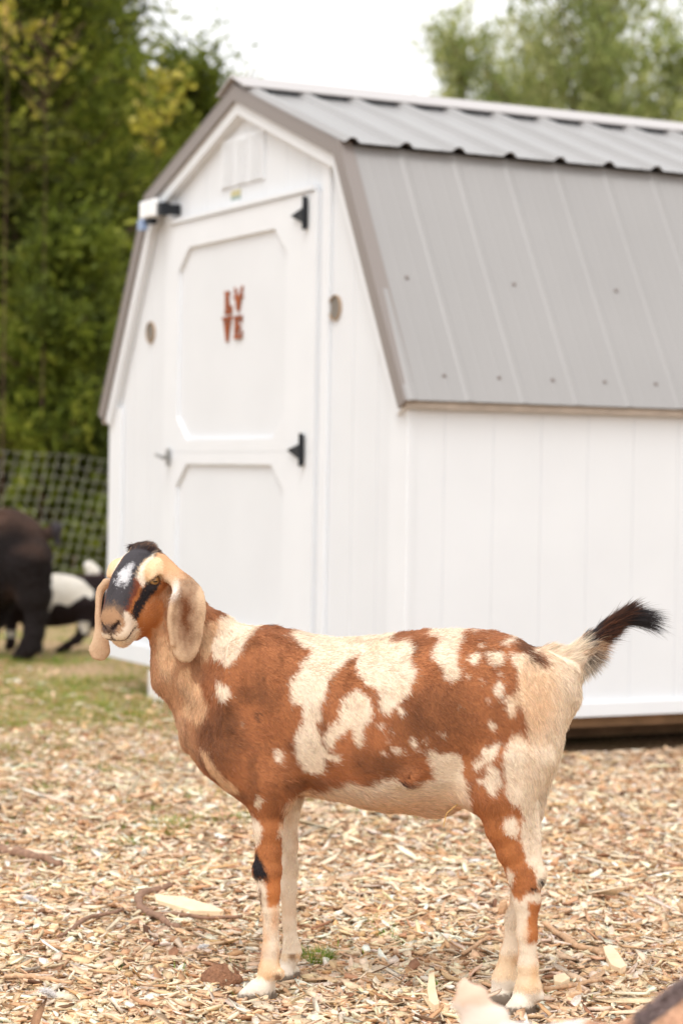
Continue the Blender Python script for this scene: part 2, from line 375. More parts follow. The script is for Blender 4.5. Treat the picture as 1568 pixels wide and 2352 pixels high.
letter('letter_v', [[(.0, .88), (.55, .88), (.55, 1.02), (.0, 1.02)], [(.10, .95), (.38, .95), (.62, -.1), (.48, -.12)], [(.78, .95), (.92, .95), (.62, -.1), (.48, -.12)], [(.66, .88), (1.02, .88), (1.02, 1.02), (.66, 1.02)]], SB + .012, SZ - .002)
letter('letter_e', [[(.14, 0), (.42, 0), (.42, 1), (.14, 1)], [(.04, .87), (.88, .87), (.88, 1), (.04, 1)], [(.78, .68), (.88, .68), (.88, .95), (.80, .95)], [(.35, .44), (.70, .44), (.70, .56), (.35, .56)], [(.04, -.02), (.90, -.02), (.90, .12), (.04, .12)], [(.80, .02), (.92, .02), (.92, .34), (.83, .34)]], SB - .104, SZ - .002)
# corner flood light ------------------------------------------------------
LT = empty('flood_light'); LT.location = SHED.location; LT.rotation_euler = SHED.rotation_euler
tag(LT, 'white two headed flood light bolted under the left roof corner of the shed', 'light')
M_lamp = material('lamp_white', (.85, .86, .87), .3)
mb = MB(); mb.box((-.03, 2.30, 2.175), (-.008, 2.40, 2.235)); LB = mb.build('lamp_housing', M_black, LT, bevel=.004)
for (y0, y1) in ((2.255, 2.346), (2.354, 2.445)):
    mb = MB(); mb.box((-.055, y0, 2.165), (-.030, y1, 2.245)); h = mb.build('lamp_head', M_lamp, LT, bevel=.008)
mb = MB(); mb.box((-.05, 2.194, 2.165), (-.008, 2.242, 2.222)); mb.box((-.029, 2.242, 2.195), (-.012, 2.30, 2.205)); mb.box((-.022, 2.20, 2.17), (.048, 2.23, 2.215)); mb.build('sensor', M_black, LT, bevel=.003)
mb = MB(); mb.box((-.05, 2.3465, 2.155), (-.0305, 2.3535, 2.25)); mb.box((-.045, 2.33, 2.140), (-.01, 2.39, 2.1645)); mb.build('bracket', M_black, LT, bevel=.002)
mb = MB(); mb.box((-.06, 2.395, 2.115), (-.028, 2.45, 2.1645)); mb.build('solar_cell', material('blue_glass', (.25, .33, .5), .2), LT, bevel=.003)
# ------------------------------------------------------------------ ground
gm = bpy.data.materials.new('ground_soil'); gm.use_nodes = True; t = gm.node_tree; b = t.nodes['Principled BSDF']; b.inputs['Roughness'].default_value = .95; b.inputs['Specular IOR Level'].default_value = .1
N = t.nodes.new; L = t.links.new
tc = N('ShaderNodeTexCoord'); n1 = N('ShaderNodeTexNoise'); n1.inputs['Scale'].default_value = 1.3; n1.inputs['Detail'].default_value = 7
n2 = N('ShaderNodeTexNoise'); n2.inputs['Scale'].default_value = 55; n2.inputs['Detail'].default_value = 6
L(tc.outputs['Object'], n1.inputs[0]); L(tc.outputs['Object'], n2.inputs[0])
r2 = N('ShaderNodeValToRGB'); e = r2.color_ramp.elements; e[0].position = .3; e[0].color = (.16, .09, .05, 1); e[1].position = .7; e[1].color = (.62, .44, .27, 1)
L(n2.outputs['Fac'], r2.inputs[0])
r1 = N('ShaderNodeValToRGB'); e = r1.color_ramp.elements; e[0].position = .50; e[0].color = (0, 0, 0, 1); e[1].position = .62; e[1].color = (1, 1, 1, 1)
L(n1.outputs['Fac'], r1.inputs[0])
grs = N('ShaderNodeRGB'); grs.outputs[0].default_value = (.22, .23, .07, 1)
sx = N('ShaderNodeSeparateXYZ'); L(tc.outputs['Object'], sx.inputs[0])
mr = N('ShaderNodeMapRange'); mr.inputs['From Min'].default_value = 5.5; mr.inputs['From Max'].default_value = 14; mr.inputs['To Min'].default_value = .1; mr.inputs['To Max'].default_value = .75; L(sx.outputs['Y'], mr.inputs['Value'])
ml = N('ShaderNodeMath'); ml.operation = 'MULTIPLY'; L(r1.outputs[0], ml.inputs[0]); L(mr.outputs[0], ml.inputs[1])
mx = N('ShaderNodeMixRGB'); L(ml.outputs[0], mx.inputs[0]); L(r2.outputs[0], mx.inputs[1]); L(grs.outputs[0], mx.inputs[2]); L(mx.outputs[0], b.inputs['Base Color'])
xs = np.concatenate([[-300, -60, -20, -8], np.arange(-4, 6.01, .12), [9, 20, 60, 300]]); ys = np.concatenate([[-20, -2, 1.5], np.arange(2.5, 12, .12), [13, 16, 20, 30, 60, 200, 600]])
X, Y = np.meshgrid(xs, ys, indexing='ij'); Z = ground_z(X.ravel(), Y.ravel()); 
V = np.stack([X.ravel(), Y.ravel(), Z - .006], 1); nx, ny = len(xs), len(ys); I = np.arange(nx * ny).reshape(nx, ny)
Fq = np.stack([I[:-1, :-1].ravel(), I[1:, :-1].ravel(), I[1:, 1:].ravel(), I[:-1, 1:].ravel()], 1)
tag(mesh_np('ground', V, Fq, gm, smooth=True), kind='structure')

# wood chips ---------------------------------------------------------------
M_chip = material('wood_chip', attr='col', rough=.85, spec=.15, noise=(160, .16, (1, 1, 1)), bump=(240, .0015))
HOOF = [on_ground(*p) for p in ((585, 2312), (652, 2260), (1188, 2348), (1146, 2330))]      # chips are trodden flat there
def chips(name, n, region, size, seed, layer=.012, am=.24, mx_=.032):
    r = np.random.default_rng(seed)
    x, y = region(r, n); n = len(x)
    Lh = np.clip(r.lognormal(math.log(size), .58, n), .004, mx_); asp = np.clip(r.lognormal(math.log(am), .55, n), .04, .8)
    Wh = np.clip(Lh * asp, .0010, .0085); T = np.clip(Wh * .28, .0008, .003) * r.uniform(.6, 1.3, n)
    # outline: 6 points, splintered
    base = np.array([(-1, -.25), (-.55, -1), (.6, -.95), (1, -.1), (.62, .95), (-.6, 1.)])
    o = base[None] + r.normal(0, .20, (n, 6, 2)); o[:, 0, 1] = r.uniform(-.9, .9, n); o[:, 3, 1] = r.uniform(-.9, .9, n)
    px = o[:, :, 0] * Lh[:, None]; py = o[:, :, 1] * Wh[:, None]
    bend = r.normal(0, .10, n)[:, None] * (px ** 2 / Lh[:, None]); tw = r.normal(0, .25, n)[:, None] * px / Lh[:, None] * py
    P = np.stack([np.stack([px, py, bend + tw + T[:, None]], 2), np.stack([px * .97, py * .9, bend + tw - T[:, None]], 2)], 1).reshape(n, 12, 3)
    yaw = r.uniform(0, 2 * math.pi, n); pit = r.normal(0, .20, n) + (r.random(n) < .06) * r.normal(0, .5, n); rol = r.normal(0, .28, n)
    cy, sy, cp_, s_p, c_r, s_r = np.cos(yaw), np.sin(yaw), np.cos(pit), np.sin(pit), np.cos(rol), np.sin(rol)
    a, b_, c = P[..., 0], P[..., 1], P[..., 2]
    b2 = b_ * c_r[:, None] - c * s_r[:, None]; c2 = b_ * s_r[:, None] + c * c_r[:, None]
    a3 = a * cp_[:, None] - c2 * s_p[:, None]; c3 = a * s_p[:, None] + c2 * cp_[:, None]
    xx = a3 * cy[:, None] - b2 * sy[:, None] + x[:, None]; yy = a3 * sy[:, None] + b2 * cy[:, None] + y[:, None]
    hf = np.min([np.hypot(x - g[0], (y - g[1])) for g in HOOF], 0); gz = ground_z(x, y); zz = c3 * np.where(hf < .05, .35, 1)[:, None] + (gz + r.random(n) ** 1.6 * layer * np.where(hf < .05, .25, 1) + .001)[:, None]
    V = np.stack([xx, yy, zz], 2).reshape(-1, 3)
    top = np.arange(6); I0 = (np.arange(n) * 12)[:, None]
    F6 = np.concatenate([I0 + top, I0 + (6 + top)[::-1]])
    F4 = np.concatenate([I0 + np.array([[i, 6 + i, 6 + (i + 1) % 6, (i + 1) % 6]]) for i in range(6)])
    pal = np.array([lin(248, 222, 191), lin(242, 208, 172), lin(230, 190, 151), lin(252, 234, 212), lin(206, 161, 122), lin(174, 129, 98), lin(128, 96, 74), lin(196, 180, 164), lin(220, 176, 130)])
    w = np.array([.25, .24, .18, .13, .08, .045, .022, .03, .04]); ci = r.choice(len(pal), n, p=w / w.sum())
    c = pal[ci] * (r.uniform(.72, 1.12, n) * (1 + .13 * vnoise(np.stack([x, y, 0 * x], 1), 3.1, 31) + .10 * vnoise(np.stack([x, y, 0 * x], 1), 11., 32)))[:, None] * (.92 + .10 * r.random((n, 3)))
    cols = np.repeat(c, 12, 0) * r.uniform(.88, 1.08, (n * 12, 1))
    o_ = mesh_np(name, V, [F6, F4], M_chip, cols=np.clip(cols * 1.0, 0, .86))
    return tag(o_, kind='stuff')
def reg(y0, y1, k0, k1, keep=None):
    def f(r, n):
        y = r.uniform(y0, y1, n); x = (r.uniform(-1, 1, n)) * (k0 + .165 * y) + k1
        m = np.ones(n, bool) if keep is None else keep(x, y, r); return x[m], y[m]
    return f
def thin(x, y, r):   # chips thin out towards the grassy left and under the shed
    a = (x - .2208) * math.cos(.4688) + (y - 7.733) * math.sin(.4688); bb = -(x - .2208) * math.sin(.4688) + (y - 7.733) * math.cos(.4688)
    under = (a > .03) & (bb > .03)
    p = np.clip(1.15 - (y - 6.0) * .13, .25, 1) * (1 - .5 * np.clip((vnoise(np.stack([x, y, 0 * x], 1), 1.6, 9) - .1) * 3, 0, 1) * (x < .3))
    return (~under) & (r.random(len(x)) < p)
chips('wood_chips', 74000, reg(3.7, 5.6, .45, .1), .0122, 1, .018)
chips('wood_chips', 54000, reg(5.6, 8.6, .5, .1, thin), .0140, 2, .016)
chips('wood_chips', 3000, reg(3.7, 7.5, .45, .1, thin), .032, 4, .024, .08, .07)
chips('wood_chips', 12000, reg(8.6, 13, .2, -1.2, thin), .02, 3)

# grass --------------------------------------------------------------------
M_grass = material('grass_blade', attr='col', rough=.6, trans=.3)
def blades(name, cx_, cy_, rad, n, h, cols, lean=.5, w=.0011, parent=None, sq=1.):
    r = rng; a = r.uniform(0, 2 * np.pi, n); q = rad * np.sqrt(r.random(n)) if np.isscalar(rad) else None
    x = cx_ + q * np.cos(a); y = cy_ + q * np.sin(a) * sq; z = ground_z(x, y) if np.isscalar(cx_) else ground_z(x, y)
    da = a + r.normal(0, .8, n); hh = h * r.uniform(.4, 1.15, n); ln = np.abs(r.normal(lean, .3, n)) * hh
    dx, dy = np.cos(da), np.sin(da); wx, wy = -dy * w * r.uniform(.6, 1.4, n), dx * w * r.uniform(.6, 1.4, n)
    V = np.zeros((n, 5, 3))
    for k, (t_, ww) in enumerate(((0, 1), (.55, .8))):
        for s, j in ((-1, 2 * k), (1, 2 * k + 1)):
            V[:, j, 0] = x + dx * ln * t_ ** 2 + s * wx * ww; V[:, j, 1] = y + dy * ln * t_ ** 2 + s * wy * ww; V[:, j, 2] = z + hh * t_ - .002
    V[:, 4, 0] = x + dx * ln; V[:, 4, 1] = y + dy * ln; V[:, 4, 2] = z + hh * .92
    I0 = (np.arange(n) * 5)[:, None]
    c = np.array(cols)[r.integers(0, len(cols), n)] * r.uniform(.7, 1.2, n)[:, None]
    return V.reshape(-1, 3), I0 + np.array([[0, 1, 3, 2]]), I0 + np.array([[2, 3, 4]]), np.repeat(c, 5, 0)
GREEN = [lin(110, 150, 40), lin(140, 160, 60), lin(90, 130, 35)]; DRY = [lin(190, 165, 95), lin(205, 180, 115), lin(160, 145, 70)]
allp = []; off = 0; r = rng
cl = []
for k in range(330):                      # scattered thin sprouts, denser in the left mid ground
    y = r.uniform(4.2, 12.5); x = -.155 * y + r.random() ** (1.5 if y > 5.2 else 1) * (1.5 if y > 5.2 else 1.3) 
    cl.append((x, y, r.uniform(.02, .09) * (1 + (y - 4) * .22), int(r.uniform(10, 36) * (1.6 if y > 5.5 else .55)), r.uniform(.018, .034)))
for k in range(130):
    y = r.uniform(8.5, 15); x = r.uniform(-.2 * y, -.05 * y); cl.append((x, y, r.uniform(.15, .45), 120, .03))
for px_, py_, rr in ((100, 1821, .07), (350, 1751, .09), (270, 1778, .06), (470, 1841, .08), (525, 1901, .06), (310, 1946, .06), (400, 1905, .09), (175, 1561, .16), (250, 1558, .14), (10, 1726, .08), (60, 1600, .16), (330, 1620, .12), (200, 1660, .12), (120, 1700, .1), (420, 1700, .08), (560, 1890, .05), (850, 2130, .02), (880, 2155, .02), (900, 2170, .018), (935, 2180, .015), (990, 2290, .015)):
    g = on_ground(px_, py_); cl.append((g[0], g[1], rr, int(1300 * rr) + 16, .032))
for (x, y, R_, n, h) in cl:
    v, f4, f3, c = blades('g', x, y, R_, n, h, GREEN * 3 + DRY * 2, .8, .0014); allp.append((v, f4 + off, f3 + off, c)); off += len(v)
tag(mesh_np('grass', np.concatenate([p[0] for p in allp]), [np.concatenate([p[1] for p in allp]), np.concatenate([p[2] for p in allp])], M_grass, cols=np.concatenate([p[3] for p in allp])), kind='stuff')
def tuft(px, py, wpx, hpx, n, label, cols, lean=.7):
    g = on_ground(px, py); v, f4, f3, c = blades('t', g[0], g[1], wpx / F * g[1], n, hpx / F * g[1], cols, lean, .0010, sq=1.6)
    o = mesh_np('grass_tuft', v, [f4, f3], M_grass, cols=c, loc=(g[0], g[1], 0)); tag(o, label, 'grass tuft', 'grass tufts among the wood chips')
tuft(724, 2212, 36, 42, 520, 'bushy green and straw grass tuft right beside the far front hoof', GREEN * 2 + DRY)
tuft(1487, 2250, 44, 16, 260, 'low dry yellowish grass tuft at lower right edge among chips', DRY * 2 + GREEN)
tuft(1290, 2118, 40, 16, 200, 'faded straw grass tuft just right of the hind shank', DRY * 2 + GREEN)
tuft(385, 1918, 46, 26, 400, 'olive straw grass clump on the chips left of the front leg', DRY * 2 + GREEN)
tuft(512, 2343, 20, 14, 120, 'small bright green sprout below the front hoof', GREEN)
tuft(300, 1905, 22, 12, 150, 'small green sprout cluster left of the olive grass clump', GREEN + DRY)

# loose things on the chips -------------------------------------------------
M_stick = material('bark_stick', lin(144, 112, 92), .9, noise=(90, .4), bump=(150, .002))
M_stick2 = material('dry_stick', lin(196, 158, 124), .9, noise=(90, .35), bump=(150, .002))
M_pale = material('pale_wood', lin(240, 214, 178), .8, noise=(40, .12, (1, 1, 1)), bump=(90, .002))
def stick(pts, rad, label, mat, name='stick', lift=.022):
    P = []
    for i, (x, y) in enumerate(pts):
        g = on_ground(x, y, .012); P.append(Vector((g[0], g[1], float(ground_z(g[0], g[1])[0]) + lift)))
    Q = []
    for i in range(len(P) - 1):
        for t_ in np.linspace(0, 1, 5)[:-1]:
            p0, p1, p2, p3 = P[max(i - 1, 0)], P[i], P[i + 1], P[min(i + 2, len(P) - 1)]
            Q.append(.5 * ((2 * p1) + (-p0 + p2) * t_ + (2 * p0 - 5 * p1 + 4 * p2 - p3) * t_ ** 2 + (-p0 + 3 * p1 - 3 * p2 + p3) * t_ ** 3) + Vector([random.uniform(-1, 1) * rad * .32 for _ in range(3)]))
    Q.append(P[-1]); n = len(Q); mb = MB()
    mb.tube(Q, [rad * (1 - .35 * abs(i / (n - 1) - .3)) * random.uniform(.72, 1.2) for i in range(n)], 8)
    o = mb.build(name, mat, smooth=True, loc=tuple(Q[0])); tag(o, label, 'stick', 'loose sticks on the wood chips'); return o
stick([(392, 2050), (345, 2062), (318, 2082), (330, 2108), (368, 2130), (412, 2150)], .0100, 'dark hooked stick curving around the end of the pale split board', M_stick)
stick([(136, 2178), (165, 2160), (200, 2132), (245, 2122), (282, 2108)], .0055, 'thin crooked grey stick left of the dark hooked stick', M_stick)
stick([(-20, 1962), (40, 1972), (95, 1984), (140, 1996)], .014, 'thick brown branch piece at the left picture edge', M_stick)
stick([(8, 2264), (70, 2266), (120, 2274), (165, 2280)], .0055, 'long pale peeled stick at lower left, above the white feather', M_stick2)
stick([(1245, 2136), (1285, 2160), (1325, 2188), (1358, 2196), (1386, 2212)], .0075, 'brown bent stick right of the hind legs', M_stick2)
stick([(1249, 2290), (1310, 2280), (1381, 2267)], .0055, 'straight tan stick right of the near hind hoof', M_stick2)
stick([(352, 2118), (420, 2120), (480, 2124), (556, 2118)], .0050, 'thin brown stick lying just below the pale split board', M_stick)
stick([(1155, 2176), (1120, 2168), (1090, 2186), (1062, 2204)], .0050, 'thin pale bent twig left of the hind legs', M_stick2)
def slab(name, pts, th, label, cat, mat, lift=.022, grp=None):
    G = [on_ground(x, y, .014) for x, y in pts]; c = sum(G) / len(G); mb = MB(); n = len(G)
    z = float(ground_z(c[0], c[1])[0]) + lift
    T = [(g[0], g[1], z + th + random.uniform(0, .003)) for g in G]; B_ = [(g[0], g[1], z - .006) for g in G]
    mb.add(T + B_, [tuple(range(n)), tuple(range(n, 2 * n))[::-1]] + [(i, (i + 1) % n, n + (i + 1) % n, n + i) for i in range(n)])
    o = mb.build(name, mat, loc=(c[0], c[1], 0), bevel=.0015); tag(o, label, cat, grp); return o
slab('split_board', [(354, 2076), (420, 2082), (480, 2098), (514, 2112), (505, 2117), (440, 2112), (395, 2100), (358, 2088)], .004, 'long pale split board lying beside the dark hooked stick', 'wood piece', M_pale)
slab('wood_piece', [(984, 2266), (996, 2262), (1000, 2300), (1008, 2336), (996, 2340), (984, 2330), (980, 2300)], .008, 'upright white splintered wood piece left of the blurred foreground ear', 'wood piece', M_pale)
slab('wood_piece', [(1384, 2196), (1402, 2191), (1420, 2212), (1437, 2240), (1424, 2248), (1402, 2238), (1390, 2216)], .005, 'broad pale oval chip right of the brown bent stick', 'wood piece', M_pale)
slab('wood_piece', [(1270, 2262), (1296, 2256), (1308, 2266), (1290, 2276), (1272, 2274)], .005, 'small square white chip right of the hind shanks', 'wood piece', M_pale)
# dirt clod
def clod(px, py, R_, label):
    g = on_ground(px, py); n = 24; V = []; Fc = []
    for i in range(n):
        th = math.pi * i / (n - 1)
        for j in range(n * 2):
            ph = 2 * math.pi * j / (n * 2); V.append((math.sin(th) * math.cos(ph), math.sin(th) * math.sin(ph), math.cos(th)))
    V = np.array(V); d = 1 + .18 * vnoise(V, 2.2, 2) + .12 * vnoise(V, 7, 3) + .07 * vnoise(V, 17, 4)
    V = V * d[:, None] * np.array([R_, R_ * .8, R_ * .85]) + np.array([g[0], g[1] + R_ * .4, R_ * .60]); m = n * 2
    Fc = np.array([(i * m + j, (i + 1) * m + j, (i + 1) * m + (j + 1) % m, i * m + (j + 1) % m) for i in range(n - 1) for j in range(m)])
    o = mesh_np('dirt_clod', V, Fc, material('brown_clod', lin(150, 108, 82), .95, noise=(120, .35), bump=(220, .006)), smooth=True, loc=(g[0], g[1], 0)); tag(o, label, 'dirt clod')
clod(506, 2288, .040, 'rough brown fibrous dirt clod beside the near front hoof')
# feathers
M_fe = material('white_down', (.85, .83, .82), .9, trans=.3)
def feather(px, py, s, label):
    g = on_ground(px, py, .02); mb = MB(); c = Vector((g[0], g[1], float(ground_z(g[0], g[1])[0]) + .034)); r = random
    dr = Vector((r.uniform(-1, 1), r.uniform(-.4, .4), .25)).normalized()
    mb.tube([c - dr * s * .5, c, c + dr * s * .6 + Vector((0, 0, .004))], [.0006, .0005, .0002], 4)
    for k in range(420):
        t_ = r.uniform(-.45, .6); p = c + dr * s * t_; d = Vector((r.gauss(0, 1), r.gauss(0, 1), abs(r.gauss(0, .7)))).normalized() * s * r.uniform(.3, .6); w = Vector((r.gauss(0, 1), r.gauss(0, 1), r.gauss(0, 1))).normalized() * .0007
        q_ = p + d * .5 + Vector((0, 0, .002)); mb.add([p - w, p + w, q_ + w, q_ - w, p + d + w * .3, p + d - w * .3], [(0, 1, 2, 3), (3, 2, 4, 5)])
    o = mb.build('feather', M_fe, loc=tuple(c)); tag(o, label, 'feather', 'white down feathers on the chips')
feather(112, 2312, .030, 'fluffy white feather at lower left corner, below the peeled stick')
feather(72, 2088, .024, 'small white feather on the chips near the left edge')
feather(652, 2140, .014, 'tiny white feather between the hooked stick and the front leg') if False else feather(466, 2196, .016, 'tiny white feather above the brown dirt clod')
feather(1012, 2262, .022, 'small white feather lying above the upright splintered wood piece') if False else feather(1058, 2286, .022, 'grey white feather left of the blurred ear tip') if False else None
# ------------------------------------------------------------------ trees and fence
M_bark = material('bark', lin(110, 85, 70) * .8, .9, noise=(12, .3), bump=(30, .01))
M_leaf = material('foliage', attr='col', rough=.55, spec=.25, trans=.58)
def tree(name, x, y, h, R, base, n_limb, n_leaf, pal, label, cat, leaf=(.060, .020), up=.35, loose=.5, trunk=.12, seed=0, group=None, shape=1.0, crooked=.0):
    cat_dark = name == 'cedar_tree'
    r = np.random.default_rng(seed); root = empty(name, (x, y, 0)); tag(root, label, cat, group)
    mb = MB(); tp = [Vector((r.normal(0, crooked) * z, r.normal(0, crooked) * z, z * h - .15)) for z in np.linspace(0, 1, 8)]
    mb.tube(tp, [trunk * (1 - .88 * z) for z in np.linspace(0, 1, 8)], 8)
    C = []; D = []; S = []
    for k in range(n_limb):
        t_ = base + (1 - base) * ((k + r.random()) / n_limb); z = t_ * h
        prof_ = (1 - ((t_ - base) / (1 - base)) ** 1.25) ** .85 if shape >= 1 else (math.sin(math.pi * min(1, max(.02, (t_ - base) / (1 - base)) ** .75)) ** .6)
        Ln = R * (.12 + .88 * prof_) * r.uniform(.6, 1.15); az = r.uniform(0, 2 * math.pi); el = up * r.uniform(.3, 1.5)
        f = t_ * 7; i = min(int(f), 6); p0 = tp[i].lerp(tp[i + 1], f - i)
        d = Vector((math.cos(az) * math.cos(el), math.sin(az) * math.cos(el), math.sin(el)))
        pts = [p0 + d * Ln * s + Vector((0, 0, .12 * Ln * s * s)) for s in (0, .35, .7, 1)]
        mb.tube(pts, [trunk * .28 * (1 - .9 * s) * (1 - .6 * t_) + .004 for s in (0, .35, .7, 1)], 5)
        ns = max(3, int(9 * Ln / R)); tone = r.normal(0, 1.5)
        for j in range(ns):
            s = r.uniform(.25, 1.02); c = p0 + d * Ln * s + Vector((0, 0, .12 * Ln * s * s)); jt = R * .13 * loose
            C.append(np.array(c) + r.normal(0, jt, 3)); D.append(np.array(d) + r.normal(0, .35, 3) + np.array([0, 0, .2])); S.append(tone + r.normal(0, .6))
    mb.build('trunk', M_bark, root, smooth=True)
    C = np.array(C); D = np.array(D); S = np.array(S); m = len(C)
    idx = r.integers(0, m, n_leaf); dd = D[idx] / np.linalg.norm(D[idx], axis=1)[:, None]
    along = r.normal(0, R * .15, n_leaf); P = C[idx] + dd * along[:, None] + r.normal(0, R * .055, (n_leaf, 3))
    ax = dd + r.normal(0, .55, (n_leaf, 3)); ax /= np.linalg.norm(ax, axis=1)[:, None]
    sd_ = np.cross(ax, r.normal(0, 1, (n_leaf, 3))); sd_ /= np.linalg.norm(sd_, axis=1)[:, None] + 1e-9
    l = leaf[0] * r.uniform(.5, 1.4, n_leaf)[:, None]; w = leaf[1] * r.uniform(.5, 1.4, n_leaf)[:, None]
    V = np.stack([P - ax * l, P + sd_ * w, P + ax * l, P - sd_ * w], 1).reshape(-1, 3)
    pal = np.array(pal) * (1.16 if cat_dark else 1.) ; tn = np.clip((S[idx] * .5 + r.normal(0, .5, n_leaf)) * .29 + .5, 0, .999); c = pal[(tn * len(pal)).astype(int)]
    c = c * r.uniform(.75, 1.25, n_leaf)[:, None]
    I = np.arange(n_leaf * 4).reshape(-1, 4)
    mesh_np('crown', V, I, M_leaf, parent=root, cols=np.repeat(c, 4, 0)); return root
CED = [(.052, .058, .016), (.080, .100, .018), (.13, .165, .024), (.185, .22, .030), (.29, .31, .05)]
CED2 = [(.06, .06, .018), (.11, .11, .022), (.18, .20, .028), (.30, .27, .04), (.42, .32, .07)]
YEL = [(.30, .32, .05), (.50, .45, .07), (.75, .66, .18), (.75, .58, .22)]
def px2x(px, Y): return float(at(px, 1080, Y)[0])
tree('cedar_tree', px2x(60, 19), 19, 7.6, 1.85, .02, 190, 85000, CED, 'tall dark green cedar filling the upper left behind the fence', 'tree', seed=1, group='cedars behind the fence')
tree('cedar_tree', px2x(165, 21), 21, 7.6, 1.15, .02, 150, 60000, CED[:4] + [CED2[2]], 'tall cedar whose ragged right edge meets the white sky left of the shed roof', 'tree', seed=2, group='cedars behind the fence')
tree('cedar_tree', px2x(-140, 17.5), 17.5, 6.8, 1.25, .02, 120, 40000, CED2[:3] + CED[:2], 'brownish olive cedar cut by the left picture edge', 'tree', seed=3, group='cedars behind the fence')
tree('cedar_tree', px2x(-700, 20), 20, 7.2, 1.6, .02, 110, 16000, CED, 'tall cedar out beyond the left end of the fence', 'tree', seed=31, group='cedars behind the fence')
tree('cedar_tree', px2x(-1250, 23), 23, 8.0, 1.8, .02, 110, 16000, CED, 'farthest left cedar well beyond the end of the fence', 'tree', seed=32, group='cedars behind the fence')
tree('cedar_tree', px2x(425, 23), 23, 5.35, 1.5, .02, 120, 50000, [CED[1], CED[2], CED[3], CED2[2], CED[4]], 'shorter bright green cedar just behind the left slope of the shed roof', 'tree', seed=4, group='cedars behind the fence')
tree('cedar_tree', px2x(140, 16.6), 16.6, 2.9, .95, .0, 90, 30000, CED[1:], 'low bushy young cedar right behind the wire fence', 'tree', seed=5, group='cedars behind the fence')
tree('cedar_tree', px2x(-60, 25), 25, 9, 2.3, .02, 110, 30000, CED[:3], 'dark rear cedar seen through gaps of the tall left cedars', 'tree', seed=6, group='cedars behind the fence')
tree('cedar_tree', px2x(300, 26), 26, 5.6, 1.7, .02, 110, 30000, CED[:3], 'dark rear cedar between the tall left cedars and the shed', 'tree', seed=16, group='cedars behind the fence')
tree('yellow_sapling', px2x(352, 18), 18, 4.45, .30, .84, 24, 260, YEL[:3], 'yellow leaved sapling in front of the cedars left of the shed roof', 'tree', leaf=(.04, .028), seed=7, trunk=.007, up=.5, shape=.5)
tree('yellow_sapling', px2x(95, 16.2), 16.2, 4.45, .45, .84, 24, 90, [CED[4], CED2[3], YEL[0], YEL[1]], 'olive yellow sapling in front of the tall cedar at upper left', 'tree', leaf=(.04, .028), seed=8, trunk=.007, up=.5, shape=.5)
tree('yellow_sapling', px2x(5, 16), 16, 5.0, .28, .82, 18, 110, [YEL[0], YEL[1], YEL[3]], 'orange tinged sapling at the upper left picture edge', 'tree', leaf=(.04, .028), seed=9, trunk=.007, up=.5, shape=.5)
HAZ = [(.20, .24, .09), (.28, .33, .11), (.38, .42, .15), (.48, .50, .20), (.55, .55, .28)]  # olive leaf tones lightened, haze and lens flare painted into the colour
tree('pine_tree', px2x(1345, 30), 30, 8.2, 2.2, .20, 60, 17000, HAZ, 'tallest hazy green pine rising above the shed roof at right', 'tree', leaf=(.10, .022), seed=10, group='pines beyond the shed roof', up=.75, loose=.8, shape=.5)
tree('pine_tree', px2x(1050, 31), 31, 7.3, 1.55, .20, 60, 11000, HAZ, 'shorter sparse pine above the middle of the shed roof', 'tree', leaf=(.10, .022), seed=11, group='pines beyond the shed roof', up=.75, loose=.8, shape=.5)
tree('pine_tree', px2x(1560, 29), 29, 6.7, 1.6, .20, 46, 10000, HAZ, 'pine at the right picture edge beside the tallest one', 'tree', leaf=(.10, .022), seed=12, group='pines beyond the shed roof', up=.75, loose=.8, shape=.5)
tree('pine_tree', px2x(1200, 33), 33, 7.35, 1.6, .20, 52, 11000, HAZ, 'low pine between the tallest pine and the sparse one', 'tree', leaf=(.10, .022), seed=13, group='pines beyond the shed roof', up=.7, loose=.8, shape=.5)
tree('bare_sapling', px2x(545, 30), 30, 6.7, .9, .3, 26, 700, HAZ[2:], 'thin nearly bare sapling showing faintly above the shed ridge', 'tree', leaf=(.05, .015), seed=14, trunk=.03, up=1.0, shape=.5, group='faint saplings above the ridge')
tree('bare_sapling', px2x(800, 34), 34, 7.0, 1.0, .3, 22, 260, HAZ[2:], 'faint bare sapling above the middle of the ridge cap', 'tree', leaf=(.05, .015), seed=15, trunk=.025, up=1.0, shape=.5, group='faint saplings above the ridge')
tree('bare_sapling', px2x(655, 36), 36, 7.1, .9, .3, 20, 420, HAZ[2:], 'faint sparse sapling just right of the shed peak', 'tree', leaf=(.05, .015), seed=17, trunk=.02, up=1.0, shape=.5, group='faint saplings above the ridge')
# fence: sagging net, cords every 75 mm
FEN = empty('wire_fence', (px2x(120, 14.5), 14.5, 0)); tag(FEN, 'sagging pale wire mesh fence between the black goats and the cedars', 'fence')
M_wire = material('pale_cord', (.52, .52, .42), .6); mb = MB(); ox = FEN.location.x
def topz(x): return 1.13 - .075 * min(1, max(0, (x + 2.3) / .9))
def cordpt(x, t_): z = topz(x) * t_; return (x - ox + .26 * (z - .5) + .012 * math.sin(x * 7 + z * 5), .05 * math.sin(x * 2.1) + .01 * math.sin(z * 9), z + .02 + .008 * math.sin(x * 9))
g = .074
for i in range(int(6.4 / g)):
    x = -4.4 + i * g; mb.tube([cordpt(x, t_) for t_ in np.linspace(0, 1, 7)], .0015, 4, cap=False)
for j in range(16):
    mb.tube([cordpt(x, j / 15) for x in np.arange(-4.4, 2.0, g * 2)], .0012, 4, cap=False)
mb.build('netting', M_wire, FEN)
for x in (-4.4, 1.95):
    mb = MB(); mb.tube([(x - ox, .03, -.2), (x - ox, .03, 1.3)], .022, 8); mb.build('post', material('post_grey', (.2, .2, .19), .6), FEN)
